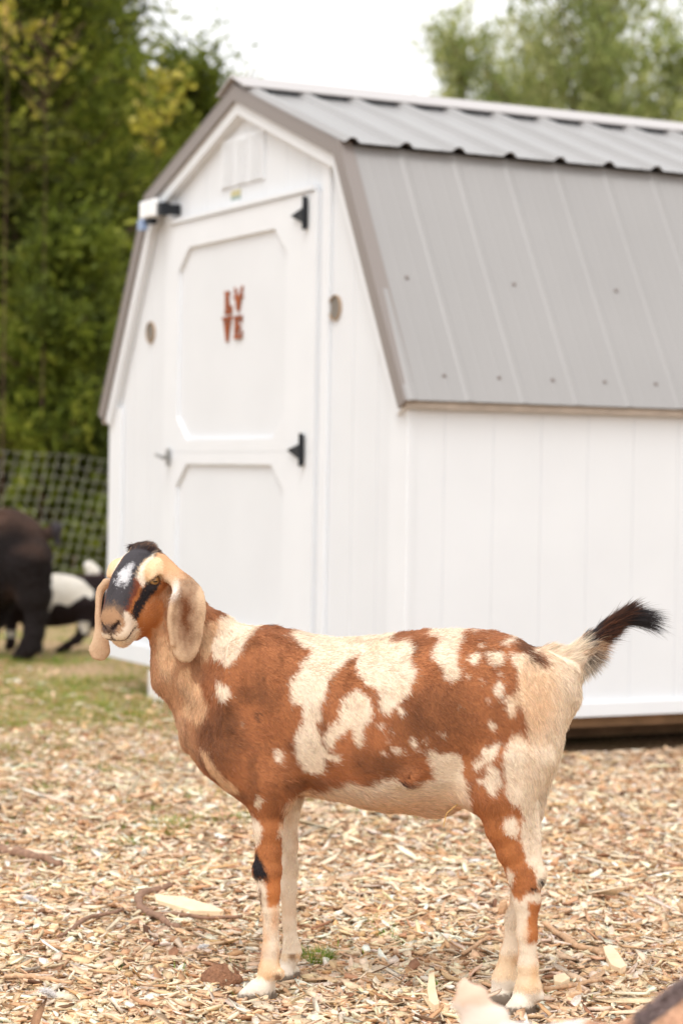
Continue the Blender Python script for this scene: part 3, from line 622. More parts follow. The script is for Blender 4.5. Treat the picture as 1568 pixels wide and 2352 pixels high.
# ------------------------------------------------------------------ goats: implicit bodies, one continuous surface each
def nrm(v): v = np.asarray(v, float); return v / np.linalg.norm(v)
class Body:
    def __init__(s, loc, rz): s.loc = np.array(loc, float); s.rz = rz; s.prims = []; c, n = math.cos(rz), math.sin(rz); s.R = np.array([[c, -n, 0], [n, c, 0], [0, 0, 1]])
    def L(s, px, py, yl):      # point of the body's frame seen at a photo position, in the lengthwise plane y = yl
        d = s.R.T @ ray(px, py); o = s.R.T @ (CAM - s.loc); t = (yl - o[1]) / d[1]; return o + d * t
    def ldir(s, v): return s.R.T @ np.asarray(v, float)
    def cone(s, p0, p1, r0, r1, k=.02, g='body'): s.prims.append(('cone', np.array(p0), np.array(p1), r0, r1, k, g))
    def econe(s, p0, p1, w0, t0, w1, t1, wd, k=.02, g='body'): s.prims.append(('econe', np.array(p0), np.array(p1), w0, t0, w1, t1, np.array(wd, float), k, g))
    def ell(s, c, r, k=.03, g='body', R=None): s.prims.append(('ell', np.array(c), np.array(r, float), R, k, g))
    def cut(s, p0, p1, r0, r1, k=.003): s.prims.append(('cut', np.array(p0), np.array(p1), r0, r1, k, 'cut'))
    def station(s, fn, lo, hi, k=.03, g='body'): s.prims.append(('fn', fn, np.array(lo), np.array(hi), k, g))
def d_prim(p, Q):
    if p[0] in ('cone', 'cut'):
        a, b, r0, r1 = p[1:5]; ba = b - a; h = np.clip(((Q - a) @ ba) / (ba @ ba), 0, 1); return np.sqrt(((Q - a - h[:, None] * ba) ** 2).sum(1)) - (r0 + (r1 - r0) * h)
    if p[0] == 'econe':
        a, b, w0, t0, w1, t1, wd = p[1:8]; ba = b - a; h = np.clip(((Q - a) @ ba) / (ba @ ba), 0, 1); v = Q - a - h[:, None] * ba
        wd = wd - ba * (wd @ ba) / (ba @ ba); wd = wd / np.linalg.norm(wd); vw = v @ wd; vr = np.sqrt(np.maximum((v ** 2).sum(1) - vw ** 2, 0))
        w = w0 + (w1 - w0) * h; t = t0 + (t1 - t0) * h; q = np.sqrt((vw / w) ** 2 + (vr / t) ** 2); return (q - 1) * np.minimum(w, t)
    if p[0] == 'ell':
        c, r, R = p[1:4]; v = Q - c
        if R is not None: v = v @ R
        q = np.sqrt(((v / r) ** 2).sum(1)); q2 = np.sqrt(((v / r ** 2) ** 2).sum(1)) + 1e-9; return q * (q - 1) / q2
    return p[1](Q)
def bounds(p):
    if p[0] in ('cone', 'cut'): m = max(p[3], p[4]); return np.minimum(p[1], p[2]) - m, np.maximum(p[1], p[2]) + m
    if p[0] == 'econe': m = max(p[3:7]); return np.minimum(p[1], p[2]) - m, np.maximum(p[1], p[2]) + m
    if p[0] == 'ell': m = max(p[2]); return p[1] - m, p[1] + m
    return p[2], p[3]
def field(body, lo, n, h, groups=None):
    D = np.full(n, .05, np.float32)
    ax = [lo[i] + h * np.arange(n[i]) for i in range(3)]
    for p in sorted(body.prims, key=lambda q: q[0] == 'cut'):
        k = p[-2]
        if groups and p[-1] not in groups: continue
        a, b = bounds(p); pad = k + .03
        i0 = np.maximum(((a - pad - lo) / h).astype(int), 0); i1 = np.minimum(((b + pad - lo) / h).astype(int) + 2, n)
        if (i1 <= i0).any(): continue
        G = np.stack(np.meshgrid(*[ax[i][i0[i]:i1[i]] for i in range(3)], indexing='ij'), -1); sh = G.shape[:3]
        d = d_prim(p, G.reshape(-1, 3)).reshape(sh).astype(np.float32); S = D[i0[0]:i1[0], i0[1]:i1[1], i0[2]:i1[2]]
        if p[0] == 'cut':
            hh = np.maximum(k - np.abs(S + d), 0) / k; S[...] = np.maximum(S, -d) + hh * hh * k * .25
        else:
            hh = np.maximum(k - np.abs(S - d), 0) / k; S[...] = np.minimum(S, d) - hh * hh * k * .25
    Z = ax[2][None, None, :]; D = np.maximum(D, -Z + .0005)
    return D
def nets(D, lo, h):
    s = D < 0; n = np.array(D.shape)
    acc = np.zeros(tuple(n - 1) + (3,), np.float32); cnt = np.zeros(tuple(n - 1), np.float32)
    ijk = [(a, b, c) for a in (0, 1) for b in (0, 1) for c in (0, 1)]
    def sl(o): return tuple(slice(o[i], n[i] - 1 + o[i]) for i in range(3))
    for a in ijk:
        for ax in range(3):
            if a[ax]: continue
            b = list(a); b[ax] = 1; da, db = D[sl(a)], D[sl(b)]; c = (da < 0) != (db < 0)
            idx = np.nonzero(c); t = da[idx] / (da[idx] - db[idx]); p = np.array(a, np.float32)[None].repeat(len(t), 0); p[:, ax] += t; acc[idx] += p; cnt[idx] += 1
    cells = np.nonzero(cnt > 0); vid = np.full(cnt.shape, -1, np.int64); vid[cells] = np.arange(len(cells[0]))
    V = np.stack(cells, 1) + acc[cells] / cnt[cells][:, None]; V = lo + V * h
    Fs = []
    for ax in range(3):
        u, v = (ax + 1) % 3, (ax + 2) % 3; o = [slice(1, n[i] - 1) for i in range(3)]; o[ax] = slice(0, n[ax] - 1); o2 = list(o); o2[ax] = slice(1, n[ax])
        A, B = s[tuple(o)], s[tuple(o2)]; idx = np.array(np.nonzero(A != B)).T
        if not len(idx): continue
        base = idx.copy(); base[:, u] += 1; base[:, v] += 1; flip = A[tuple(idx.T)]
        def c(du, dv): q = base.copy(); q[:, u] -= du; q[:, v] -= dv; return vid[q[:, 0], q[:, 1], q[:, 2]]
        q = np.stack([c(1, 1), c(0, 1), c(0, 0), c(1, 0)], 1); q[~flip] = q[~flip][:, ::-1]; Fs.append(q)
    Fq = np.concatenate(Fs); return V, Fq[(Fq >= 0).all(1)]
def smooth_v(V, Fq, it=2, lam=.5):
    E = np.concatenate([Fq[:, [0, 1]], Fq[:, [1, 2]], Fq[:, [2, 3]], Fq[:, [3, 0]]]); E = np.concatenate([E, E[:, ::-1]])
    cnt = np.bincount(E[:, 0], minlength=len(V))[:, None] + 1e-9
    for k in range(it):
        for l in (lam, -lam * .9):
            M = np.stack([np.bincount(E[:, 0], V[E[:, 1], i], len(V)) for i in range(3)], 1) / cnt; V = V + (M - V) * l
    return V
def surface(body, h, fine=None, hf=.0025):
    bs = [bounds(p) for p in body.prims if p[0] != 'cut']; lo = np.min([b[0] for b in bs], 0) - .02; hi = np.max([b[1] for b in bs], 0) + .02; lo[2] = -2 * h
    n = np.ceil((hi - lo) / h).astype(int) + 1; V, Fq = nets(field(body, lo, n, h), lo, h); V = smooth_v(V, Fq)
    if fine is None: return V, Fq
    a, b = fine; c = V[Fq].mean(1); ins = ((c > a) & (c < b)).all(1); Fq = Fq[~ins]
    lo2 = a - .012; n2 = np.ceil((b + .012 - lo2) / hf).astype(int) + 1; V2, F2 = nets(field(body, lo2, n2, hf), lo2, hf); V2 = smooth_v(V2, F2)
    c2 = V2[F2].mean(1); F2 = F2[((c2 > a - .004) & (c2 < b + .004)).all(1)]
    Fa = np.concatenate([Fq, F2 + len(V)]); Va = np.concatenate([V, V2]); used = np.unique(Fa); mp = np.zeros(len(Va), int); mp[used] = np.arange(len(used)); return Va[used], mp[Fa]
def group_d(body, g, Q):
    d = np.full(len(Q), 9.)
    for p in body.prims:
        if p[-1] == g: d = np.minimum(d, d_prim(p, Q))
    return d
def normals(V, Fq):
    a = V[Fq]; fn = np.cross(a[:, 2] - a[:, 0], a[:, 3] - a[:, 1]); ar = np.linalg.norm(fn, axis=1) * .5; fn = fn / (2 * ar[:, None] + 1e-12)
    vn = np.zeros_like(V)
    for i in range(3):
        for j in range(4): vn[:, i] += np.bincount(Fq[:, j], fn[:, i] * ar, len(V))
    vn /= np.linalg.norm(vn, axis=1)[:, None] + 1e-12; return fn, ar, vn
def catmull(xs, ys, m=120):
    xs = np.array(xs, float); ys = np.array(ys, float); q = np.linspace(xs[0], xs[-1], m); t = np.gradient(ys, xs); i = np.clip(np.searchsorted(xs, q) - 1, 0, len(xs) - 2)
    h = xs[i + 1] - xs[i]; s = (q - xs[i]) / h; return q, (2 * s ** 3 - 3 * s ** 2 + 1) * ys[i] + (s ** 3 - 2 * s ** 2 + s) * h * t[i] + (-2 * s ** 3 + 3 * s ** 2) * ys[i + 1] + (s ** 3 - s ** 2) * h * t[i + 1]
def torso(body, rows, k=.03, yoff=0., fur=.006, ne=2.2, g='body'):
    """rows: (px, py_top, py_bottom, halfwidth)"""
    T = np.array([body.L(r[0], r[1], 0) for r in rows]); B = np.array([body.L(r[0], r[2], 0) for r in rows]); X = (T[:, 0] + B[:, 0]) / 2
    q, zt = catmull(X, T[:, 2] - fur); _, zb = catmull(X, B[:, 2] + fur); _, hw = catmull(X, [r[3] for r in rows]); x0, x1 = X[0], X[-1]
    def fn(Q):
        x = Q[:, 0]; a = np.interp(x, q, (zt - zb) / 2); c = np.interp(x, q, (zt + zb) / 2); b = np.interp(x, q, hw)
        dz = np.abs(Q[:, 2] - c) / a; dy = np.abs(Q[:, 1] - yoff) / b; r = (dz ** ne + dy ** ne) ** (1 / ne); d = (r - 1) * np.minimum(a, b)
        e = np.maximum(x0 - x, x - x1); return np.where(e > 0, np.sqrt(np.maximum(d, 0) ** 2 + e ** 2), d)
    body.station(fn, (x0 - .02, yoff - hw.max(), zb.min()), (x1 + .02, yoff + hw.max(), zt.max()), k, g)
def inpoly(x, y, poly):
    p = np.array(poly, float); c = np.zeros(len(x), bool); j = len(p) - 1
    for i in range(len(p)):
        xi, yi = p[i]; xj, yj = p[j]; m = ((yi > y) != (yj > y)) & (x < (xj - xi) * (y - yi) / (yj - yi + 1e-12) + xi); c ^= m; j = i
    return c
def fur(name, parent, V, Fq, ar, vn, n, colf, dirf, lenf, radf, seed=1, mat=None, weight=None, lift=.25, clump=.35):
    r = np.random.default_rng(seed); w = ar.copy() if weight is None else ar * weight; fi = r.choice(len(Fq), n, p=w / w.sum()); u, v = r.random((2, n, 1)); q = V[Fq[fi]]; nn = vn[Fq[fi]]
    bl = lambda A: (A[:, 0] * (1 - u) + A[:, 1] * u) * (1 - v) + (A[:, 3] * (1 - u) + A[:, 2] * u) * v
    P = bl(q); Nn = bl(nn); Nn /= np.linalg.norm(Nn, axis=1)[:, None]
    L_ = lenf(P); keep = L_ > .0005; P, Nn, L_ = P[keep], Nn[keep], L_[keep]; n = len(P)
    D = dirf(P, Nn); D = D - Nn * (D * Nn).sum(1)[:, None]; D /= np.linalg.norm(D, axis=1)[:, None] + 1e-9
    jit = np.stack([vnoise(P, 45, s) for s in (1, 2, 3)], 1) * clump + r.normal(0, .12, (n, 3)); D = D + jit; D -= Nn * np.minimum((D * Nn).sum(1), 0)[:, None]; D /= np.linalg.norm(D, axis=1)[:, None]
    L_ = L_ * r.uniform(.6, 1.15, n); pts = np.zeros((n, 4, 3), np.float32); lf = lift * r.uniform(.5, 1.5, n)[:, None]
    for i, s in enumerate((0, .33, .67, 1)):
        pts[:, i] = P - Nn * .001 + (D * s + Nn * (lf * math.sin(s * 2.2) * .8)) * L_[:, None]
    js = np.clip(L_, .0045, .012)[:, None] * .30; cols = (.6 * colf(P + r.normal(0, 1, (n, 3)) * js) + .4 * colf(P + r.normal(0, 1, (n, 3)) * js)) * r.uniform(.70, 1.28, (n, 1)) * (.95 + .1 * r.random((n, 3)))
    cu = bpy.data.hair_curves.new(name); cu.add_curves([4] * n); cu.points.foreach_set('position', pts.ravel())
    ra = cu.attributes.get('radius') or cu.attributes.new('radius', 'FLOAT', 'POINT'); R_ = np.outer(radf(P), [1, .9, .65, .12]).astype(np.float32); ra.data.foreach_set('value', R_.ravel())
    ca = cu.attributes.new('col', 'FLOAT_COLOR', 'CURVE'); cc = np.ones((n, 4), np.float32); cc[:, :3] = np.clip(cols, 0, .95); ca.data.foreach_set('color', cc.ravel())
    cu.materials.append(mat or M_fur); o = bpy.data.objects.new(name, cu); COL.objects.link(o); o.parent = parent; return o
M_fur = material('fur', attr='col', rough=.55, spec=.35)
M_skin = material('coat', attr='col', rough=.8, spec=.15, bump=(260, .0012))
def add_head(b, E, Fd, S, Uv, sc=1., ears=True, g='head'):
    """wedge head; E mid-eye point, Fd forward, S side (near side +), Uv up; numbers in cm"""
    Fd, S, Uv = nrm(Fd), nrm(S), nrm(Uv); R = np.stack([Fd, S, Uv], 1)
    st = [(-6.2, 2.2, -2.2, 2.6), (-5, 3.2, -4.4, 3.7), (-3, 3.9, -7.2, 4.5), (-1, 4.2, -9.6, 4.95), (1.5, 3.95, -11.0, 4.8), (4, 3.3, -11.3, 4.25), (6.4, 2.3, -10.8, 3.6), (8.6, 1.0, -9.5, 3.15), (10.4, -.5, -8.3, 2.95), (11.7, -2.0, -7.6, 2.6), (12.5, -3.4, -6.4, 1.7)]
    q, tp = catmull([s[0] for s in st], [s[1] for s in st]); _, bt = catmull([s[0] for s in st], [s[2] for s in st]); _, hw = catmull([s[0] for s in st], [s[3] for s in st])
    def fn(Q):
        v = (Q - E) @ R * 100 / sc; f = v[:, 0]; a = np.interp(f, q, (tp - bt) / 2); c = np.interp(f, q, (tp + bt) / 2); w = np.interp(f, q, hw)
        w = w * (1 - .24 * np.clip(-(v[:, 2] - c) / a, 0, 1)); ne = 2.3
        r = ((np.abs(v[:, 2] - c) / a) ** ne + (np.abs(v[:, 1]) / w) ** ne) ** (1 / ne); d = (r - 1) * np.minimum(a, w)
        e = np.maximum(q[0] - f, f - q[-1]); return np.where(e > 0, np.sqrt(np.maximum(d, 0) ** 2 + e ** 2), d) * sc / 100
    P = lambda f, s, u: E + (R @ np.array([f, s, u])) * sc / 100
    b.station(fn, E - .16 * sc, E + .16 * sc, .012, g)
    for s in (-1, 1):
        b.ell(P(-.6, s * 4.35, 1.1), np.array([2.5, 1.9, 1.7]) * sc / 100, .012, g, R)     # brow
        b.ell(P(.3, s * 4.85, -1.6), np.array([2.6, 1.1, 1.3]) * sc / 100, .010, g, R)      # cheek bone below eye
        b.ell(P(2.0, s * 3.7, -6.2), np.array([4.2, 1.8, 3.0]) * sc / 100, .02, g, R)      # jaw muscle
        b.ell(P(10.9, s * 1.55, -5.3), np.array([2.0, 1.55, 1.7]) * sc / 100, .008, g, R)    # lip pad
        b.cut(P(.4, s * 5.85, -.35), P(1.2, s * 5.75, -.45), .0080 * sc, .0065 * sc, .003)  # eye socket
        b.ell(P(.5, s * 5.15, .95), np.array([1.7, .75, .55]) * sc / 100, .006, g, R)       # upper lid
        b.cut(P(12.45, s * .8, -3.7), P(11.45, s * 2.1, -2.8), .0022 * sc, .0032 * sc, .003)  # nostril
        b.cut(P(12.5, 0, -6.4), P(8.6, s * 3.5, -6.0), .0014 * sc, .0012 * sc, .002)        # mouth line
    b.cut(P(13.0, 0, -4.4), P(12.45, 0, -6.3), .0012 * sc, .0012 * sc, .002)
    b.ell(P(9.9, 0, -8.1), np.array([1.9, 1.7, 1.2]) * sc / 100, .01, g, R)             # chin
    return P, R
def claws(b, base, toe, sep, r0=.017, r1=.013, yc=0., g='body', h=1.0):
    base = np.array(base, float); toe = np.array(toe, float)
    for s in (-1, 1):
        o = np.array([0, s * sep, 0]); o2 = np.array([0, s * sep * 1.25, 0])
        b.econe(base + o + np.array([s * .004, 0, 0]), toe + o2 + np.array([s * .011, 0, 0]), r0, r0 * .95, r1, r1 * .95, (1, 0, 1), .006, g)
def cleft(b, heel, toe):
    b.cut(np.array(heel), np.array(toe), .0020, .0038, .003)
def eyeball(parent, c, r, fwd, mats, name='eye'):
    mb = MB(); n = 20; V = []; Fc = []; R = Vector(fwd).to_track_quat('Z', 'Y').to_matrix()
    for i in range(n + 1):
        th = math.pi * i / n
        for j in range(n * 2):
            ph = math.pi * j / n; V.append(tuple(Vector(c) + R @ Vector((math.sin(th) * math.cos(ph), math.sin(th) * math.sin(ph), math.cos(th))) * r))
    m = n * 2; Fc = []; M_ = []
    for i in range(n):
        for j in range(m):
            Fc.append((i * m + j, i * m + (j + 1) % m, (i + 1) * m + (j + 1) % m, (i + 1) * m + j)); V0 = (i + .5) * 180 / n; ph = (j + .5) * 180 / n
            M_.append(1 if V0 < 62 else 0)
            x, y = math.sin(math.radians(V0)) * math.cos(math.radians(ph)), math.sin(math.radians(V0)) * math.sin(math.radians(ph))
            if abs(y) < .14 and abs(x) < .42 and V0 < 50: M_[-1] = 0
    mb.v = V; mb.f = Fc; mb.m = M_; return mb.build(name, mats, parent, smooth=True)
M_eyeb = material('eye_dark', (.012, .008, .006), .12, spec=.6); M_iris = material('eye_amber', (.34, .18, .06), .12, spec=.6)

# ---- the spotted buck kid ------------------------------------------------
def spotted():
    b = Body((.09, 4.272, .002), -math.radians(8)); Lx = b.L
    torso(b, [(438, 1640, 1725, .045), (470, 1570, 1775, .075), (520, 1500, 1812, .100), (560, 1462, 1826, .112), (600, 1440, 1830, .118), (660, 1444, 1830, .122), (720, 1452, 1832, .130), (780, 1459, 1843, .145), (840, 1457, 1858, .155), (900, 1449, 1868, .160), (960, 1443, 1868, .155), (1020, 1440, 1850, .145), (1080, 1440, 1815, .132), (1130, 1444, 1780, .122), (1180, 1459, 1745, .110), (1230, 1488, 1705, .092), (1275, 1508, 1660, .070), (1308, 1530, 1610, .045)])
    # neck
    nd = nrm(Lx(540, 1625, 0) - Lx(385, 1425, 0)); wd = np.array([nd[2], 0, -nd[0]])
    b.econe(Lx(408, 1425, 0), Lx(455, 1512, 0), .058, .044, .088, .058, wd, .03, 'neck'); b.econe(Lx(455, 1512, 0), Lx(530, 1590, 0), .088, .058, .125, .085, wd, .05, 'neck')
    # forequarter
    b.ell(Lx(585, 1640, -.075), (.085, .045, .14), .05); b.ell(Lx(600, 1640, .075), (.085, .045, .14), .05)
    b.cone(Lx(545, 1730, -.08), Lx(600, 1790, -.085), .055, .05, .05); b.cone(Lx(640, 1790, -.09), Lx(628, 1835, -.085), .035, .033, .03)
    def leg(pts, y, kk=.018, kn=None):
        for (p, q) in zip(pts[:-1], pts[1:]):
            b.econe(Lx(p[0], p[1], y + (p[4] if len(p) > 4 else 0)), Lx(q[0], q[1], y + (q[4] if len(q) > 4 else 0)), p[2], p[3], q[2], q[3], (1, 0, 0), kk)
    leg([(608, 1760, .058, .042), (614, 1840, .036, .031), (615, 1905, .0265, .024), (616, 1960, .0225, .021), (616, 2000, .0245, .023), (617, 2045, .0205, .020), (621, 2095, .0155, .015), (622, 2180, .0150, .0145), (619, 2232, .0195, .0185), (606, 2266, .0175, .018)], -.085, .010)
    b.ell(Lx(643, 2238, -.095), (.009, .011, .011), .004)
    claws(b, Lx(600, 2270, -.085), Lx(565, 2300, -.085), .0150, .0220, .0150); claws(b, Lx(610, 2296, -.085), Lx(575, 2303, -.085), .0140, .0170, .0150); b.ell(Lx(600, 2272, -.085), (.020, .024, .020), .008); cleft(b, Lx(585, 2282, -.085), Lx(546, 2312, -.085))
    leg([(655, 1780, .05, .04), (661, 1870, .022, .022), (663, 1945, .0155, .017), (663, 1995, .0175, .018), (662, 2045, .0160, .016), (664, 2120, .0130, .013), (669, 2172, .0150, .0155), (667, 2198, .0170, .0175), (657, 2226, .0155, .017)], .085, .010)
    b.ell(Lx(684, 2186, .085), (.008, .011, .009), .006)
    claws(b, Lx(661, 2240, .085), Lx(640, 2252, .085), .0155, .0195, .0155)
    # hindquarter
    b.ell(Lx(1180, 1650, -.070), (.083, .052, .13), .05); b.ell(Lx(1200, 1650, .07), (.085, .052, .13), .05)
    b.ell(Lx(1285, 1590, 0), (.038, .055, .055), .04); b.ell(Lx(1238, 1690, -.02), (.044, .066, .09), .04)
    leg([(1165, 1740, .088, .048), (1155, 1830, .060, .042), (1166, 1900, .041, .033), (1180, 1955, .031, .026), (1198, 2000, .028, .022), (1210, 2028, .0275, .021), (1209, 2070, .0235, .019), (1210, 2145, .0180, .0165), (1212, 2220, .0175, .0165), (1213, 2272, .0235, .021), (1196, 2308, .0215, .0215)], -.085, .012)
    b.cone(Lx(1222, 1850, -.075), Lx(1238, 2005, -.085), .012, .0075, .012)
    b.ell(Lx(1243, 2012, -.085), (.009, .010, .014), .012); b.ell(Lx(594, 1998, -.085), (.010, .015, .018), .012)
    b.ell(Lx(1238, 2290, -.085), (.010, .012, .010), .006)
    claws(b, Lx(1198, 2308, -.085), Lx(1168, 2340, -.085), .0150, .0220, .0150); claws(b, Lx(1206, 2334, -.085), Lx(1176, 2342, -.085), .0140, .0170, .0150); b.ell(Lx(1199, 2312, -.085), (.020, .024, .020), .008); cleft(b, Lx(1190, 2322, -.085), Lx(1148, 2352, -.085))
    leg([(1195, 1760, .072, .045), (1200, 1860, .038, .030), (1214, 1950, .020, .020), (1218, 2000, .021, .019), (1198, 2050, .0195, .018), (1182, 2110, .0165, .016), (1169, 2190, .0160, .016), (1158, 2248, .0215, .020), (1149, 2284, .0195, .020)], .005, .012)
    b.ell(Lx(1182, 2262, .005), (.009, .012, .010), .006)
    claws(b, Lx(1156, 2297, .005), Lx(1130, 2314, .005), .016, .0205, .016)
    # belly sheath, flank fold, tail
    b.ell(Lx(937, 1787, -.135), (.020, .018, .014), .02); b.cut(Lx(935, 1788, -.16), Lx(939, 1787, -.145), .005, .004, .004)
    b.cone(Lx(1000, 1850, -.02), Lx(1085, 1800, -.07), .02, .03, .05)
    b.cone(Lx(1265, 1532, 0), Lx(1312, 1522, 0), .034, .026, .03, 'tail'); b.cone(Lx(1312, 1522, 0), Lx(1345, 1492, 0), .024, .017, .02, 'tail'); b.cone(Lx(1345, 1492, 0), Lx(1385, 1448, 0), .016, .010, .02, 'tail')
    # head, turned towards the camera
    yaw, pit = math.radians(33), math.radians(35); hdir = np.array([-math.sin(yaw), -math.cos(yaw), 0])
    Fd = b.ldir(math.cos(pit) * hdir + math.sin(pit) * np.array([0, 0, -1])); Uv = b.ldir(math.cos(pit) * np.array([0, 0, 1]) + math.sin(pit) * hdir); S = b.ldir([math.cos(yaw), -math.sin(yaw), 0])
    E = Lx(312, 1322, -.045); P, HR = add_head(b, E, Fd, S, Uv)
    b.cone(P(-4, 0, -1.5), Lx(412, 1420, 0), .036, .052, .02, 'neck'); b.cone(P(-2.2, 0, -4.5), Lx(402, 1455, 0), .030, .046, .02, 'neck')
    b.ell(P(-5, -.5, 2.7), np.array([1.4, 2.8, 1.0]) / 100, .012, 'head', HR)
    # ears
    def ear(pts, wd, g='ear'):
        A = np.array([[*Lx(*p[:3]), p[3], p[4]] for p in pts]); t = np.arange(len(A)); A = np.stack([catmull(t, A[:, i], 34)[1] for i in range(5)], 1)
        def fn(Q, A=A, wd=np.array(wd, float)):
            D = np.full(len(Q), 9.)
            for p, q in zip(A[:-1], A[1:]):
                ba = q[:3] - p[:3]; l2 = ba @ ba; h = np.clip(((Q - p[:3]) @ ba) / l2, 0, 1); v = Q - p[:3] - h[:, None] * ba; w_ = wd - ba * (wd @ ba) / l2; w_ /= np.linalg.norm(w_); tn = np.cross(w_, ba / math.sqrt(l2))
                vw = v @ w_; vt = v @ tn; va = v @ (ba / math.sqrt(l2)); w = p[3] + (q[3] - p[3]) * h; th = p[4] + (q[4] - p[4]) * h
                D = np.minimum(D, (np.sqrt((vw / w) ** 2 + ((vt - .10 * vw * vw / w) / th) ** 2 + (va / th) ** 2) - 1) * th)
            return D
        m_ = A[:, 3:].max(); b.station(fn, A[:, :3].min(0) - m_, A[:, :3].max(0) + m_, .007, g)
    ear([(392, 1318, -.055, .016, .010), (418, 1336, -.085, .022, .008), (432, 1362, -.10, .030, .0065), (434, 1395, -.108, .0335, .006), (431, 1440, -.105, .0315, .006), (427, 1480, -.10, .028, .006), (426, 1502, -.098, .0235, .006), (426, 1515, -.096, .0145, .0055)], (1, .25, 0))
    b.cone(P(-3.6, 4.0, .6), Lx(420, 1342, -.08), .018, .016, .012, 'ear')
    ear([(400, 1326, -.075, .008, .007), (408, 1352, -.105, .008, .008), (398, 1385, -.118, .0065, .007), (391, 1430, -.118, .005, .005), (397, 1480, -.110, .004, .004)], (1, .25, 0))
    ear([(246, 1338, -.005, .010, .008), (231, 1358, .0, .008, .008), (226, 1395, .0, .006, .010), (227, 1440, -.005, .008, .009), (231, 1470, -.01, .016, .007), (229, 1496, -.01, .0215, .0065), (227, 1510, -.01, .015, .006)], (1, .35, .25))
    lo = np.minimum(Lx(195, 1530, -.1), Lx(480, 1235, .1)) - .01; hi = np.maximum(Lx(195, 1530, .1), Lx(480, 1235, -.1)) + .01; lo[1] = -.24; hi[1] = .12
    V, Fq = surface(b, .0050, (lo, hi), .0026); fn, ar, vn = normals(V, Fq)
    # ------- coat colours, by place on the body (side view plan of the animal) and on the head
    o = b.R.T @ (CAM - b.loc); dist = -o[1]
    BRN, DRK, CRM, TAN, BLK, RED, WHT = lin(170, 109, 70), lin(108, 68, 44), lin(238, 219, 196), lin(212, 172, 134), lin(38, 32, 34), lin(184, 116, 68), lin(240, 230, 220)
    def plan(Q):       # lengthwise / height plan in which the patches were measured
        W_ = Q @ b.R.T + b.loc - CAM; u = W_[:, 0] / W_[:, 1] * F; v = -W_[:, 2] / W_[:, 1] * F
        return u, v
    p0 = Lx(400, 1400, -.1); p1 = Lx(1200, 1400, -.1); p2 = Lx(400, 2200, -.1)
    ax_ = (p1 - p0)[[0, 2]] / 800; ay_ = (p2 - p0)[[0, 2]] / 800; IM = np.linalg.inv(np.stack([ax_, ay_], 1))
    def sideplan(Q): uv = (Q[:, [0, 2]] - p0[[0, 2]]) @ IM.T; return uv[:, 0] + 400, uv[:, 1] + 1400
    cream = [[(493, 1418), (577, 1418), (573, 1460), (553, 1496), (531, 1528), (513, 1520), (481, 1508), (478, 1484), (487, 1452)], [(501, 1556), (530, 1572), (534, 1596), (517, 1608), (501, 1580)],
        [(646, 1420), (714, 1420), (850, 1420), (850, 1446), (890, 1452), (890, 1478), (830, 1500), (810, 1508), (786, 1528), (762, 1556), (758, 1580), (748, 1612), (748, 1640), (738, 1652), (745, 1690), (760, 1712), (762, 1720), (786, 1716), (790, 1740), (758, 1732), (750, 1764), (718, 1774), (698, 1760), (682, 1728), (686, 1676), (704, 1652), (698, 1616), (674, 1604), (670, 1568), (694, 1528), (710, 1496), (682, 1480), (646, 1456)],
        [(806, 1588), (830, 1576), (854, 1592), (866, 1620), (862, 1644), (846, 1668), (842, 1704), (830, 1696), (822, 1668), (810, 1668), (790, 1684), (766, 1712), (750, 1684), (766, 1660), (790, 1636), (794, 1616)],
        [(830, 1500), (824, 1532), (830, 1552), (846, 1560), (870, 1576), (884, 1604), (882, 1626), (900, 1632), (931, 1608), (953, 1568), (964, 1538), (946, 1516), (948, 1485), (935, 1472), (887, 1482), (870, 1462), (840, 1462)],
        [(1006, 1465), (1054, 1450), (1050, 1485), (1047, 1498), (1058, 1533), (1054, 1555), (1023, 1553), (1010, 1524), (992, 1505), (999, 1480)], [(966, 1425), (1148, 1425), (1142, 1449), (1060, 1452), (1010, 1470), (966, 1456)],
        [(1151, 1692), (1146, 1722), (1098, 1760), (1089, 1744), (1116, 1709)], [(1133, 1744), (1155, 1762), (1153, 1793), (1138, 1817), (1120, 1797), (1102, 1784), (1116, 1766)], [(1160, 1863), (1186, 1859), (1195, 1894), (1190, 1920), (1160, 1894)], [(1164, 1982), (1179, 1995), (1177, 2020), (1164, 2017)],
        [(668, 1845), (672, 1828), (700, 1822), (766, 1806), (794, 1790), (834, 1793), (874, 1784), (915, 1772), (930, 1796), (957, 1796), (984, 1784), (1006, 1780), (992, 1744), (988, 1709), (1058, 1727), (1076, 1810), (1085, 1870), (1080, 1920), (640, 1920)],
        [(1168, 1498), (1177, 1524), (1195, 1551), (1186, 1577), (1182, 1595), (1195, 1612), (1206, 1634), (1208, 1656), (1217, 1696), (1212, 1709), (1204, 1674), (1182, 1678), (1164, 1709), (1160, 1744), (1164, 1780), (1160, 1797), (1173, 1824), (1195, 1837), (1201, 1868), (1198, 1912), (1206, 1947), (1226, 1986), (1230, 2008), (1245, 2040), (1330, 2040), (1420, 1500), (1330, 1470), (1270, 1500), (1256, 1532), (1230, 1518), (1204, 1502)],
        [(1186, 1440), (1262, 1485), (1310, 1500), (1262, 1530), (1222, 1494)], [(560, 2022), (588, 2008), (616, 2024), (640, 2010), (660, 2060), (700, 2330), (520, 2340)], [(1150, 2030), (1172, 2036), (1190, 2056), (1212, 2036), (1232, 2030), (1260, 2040), (1270, 2400), (1100, 2400)],
        [(576, 1872), (594, 1876), (608, 1908), (602, 1932), (590, 1948), (580, 1912)]]
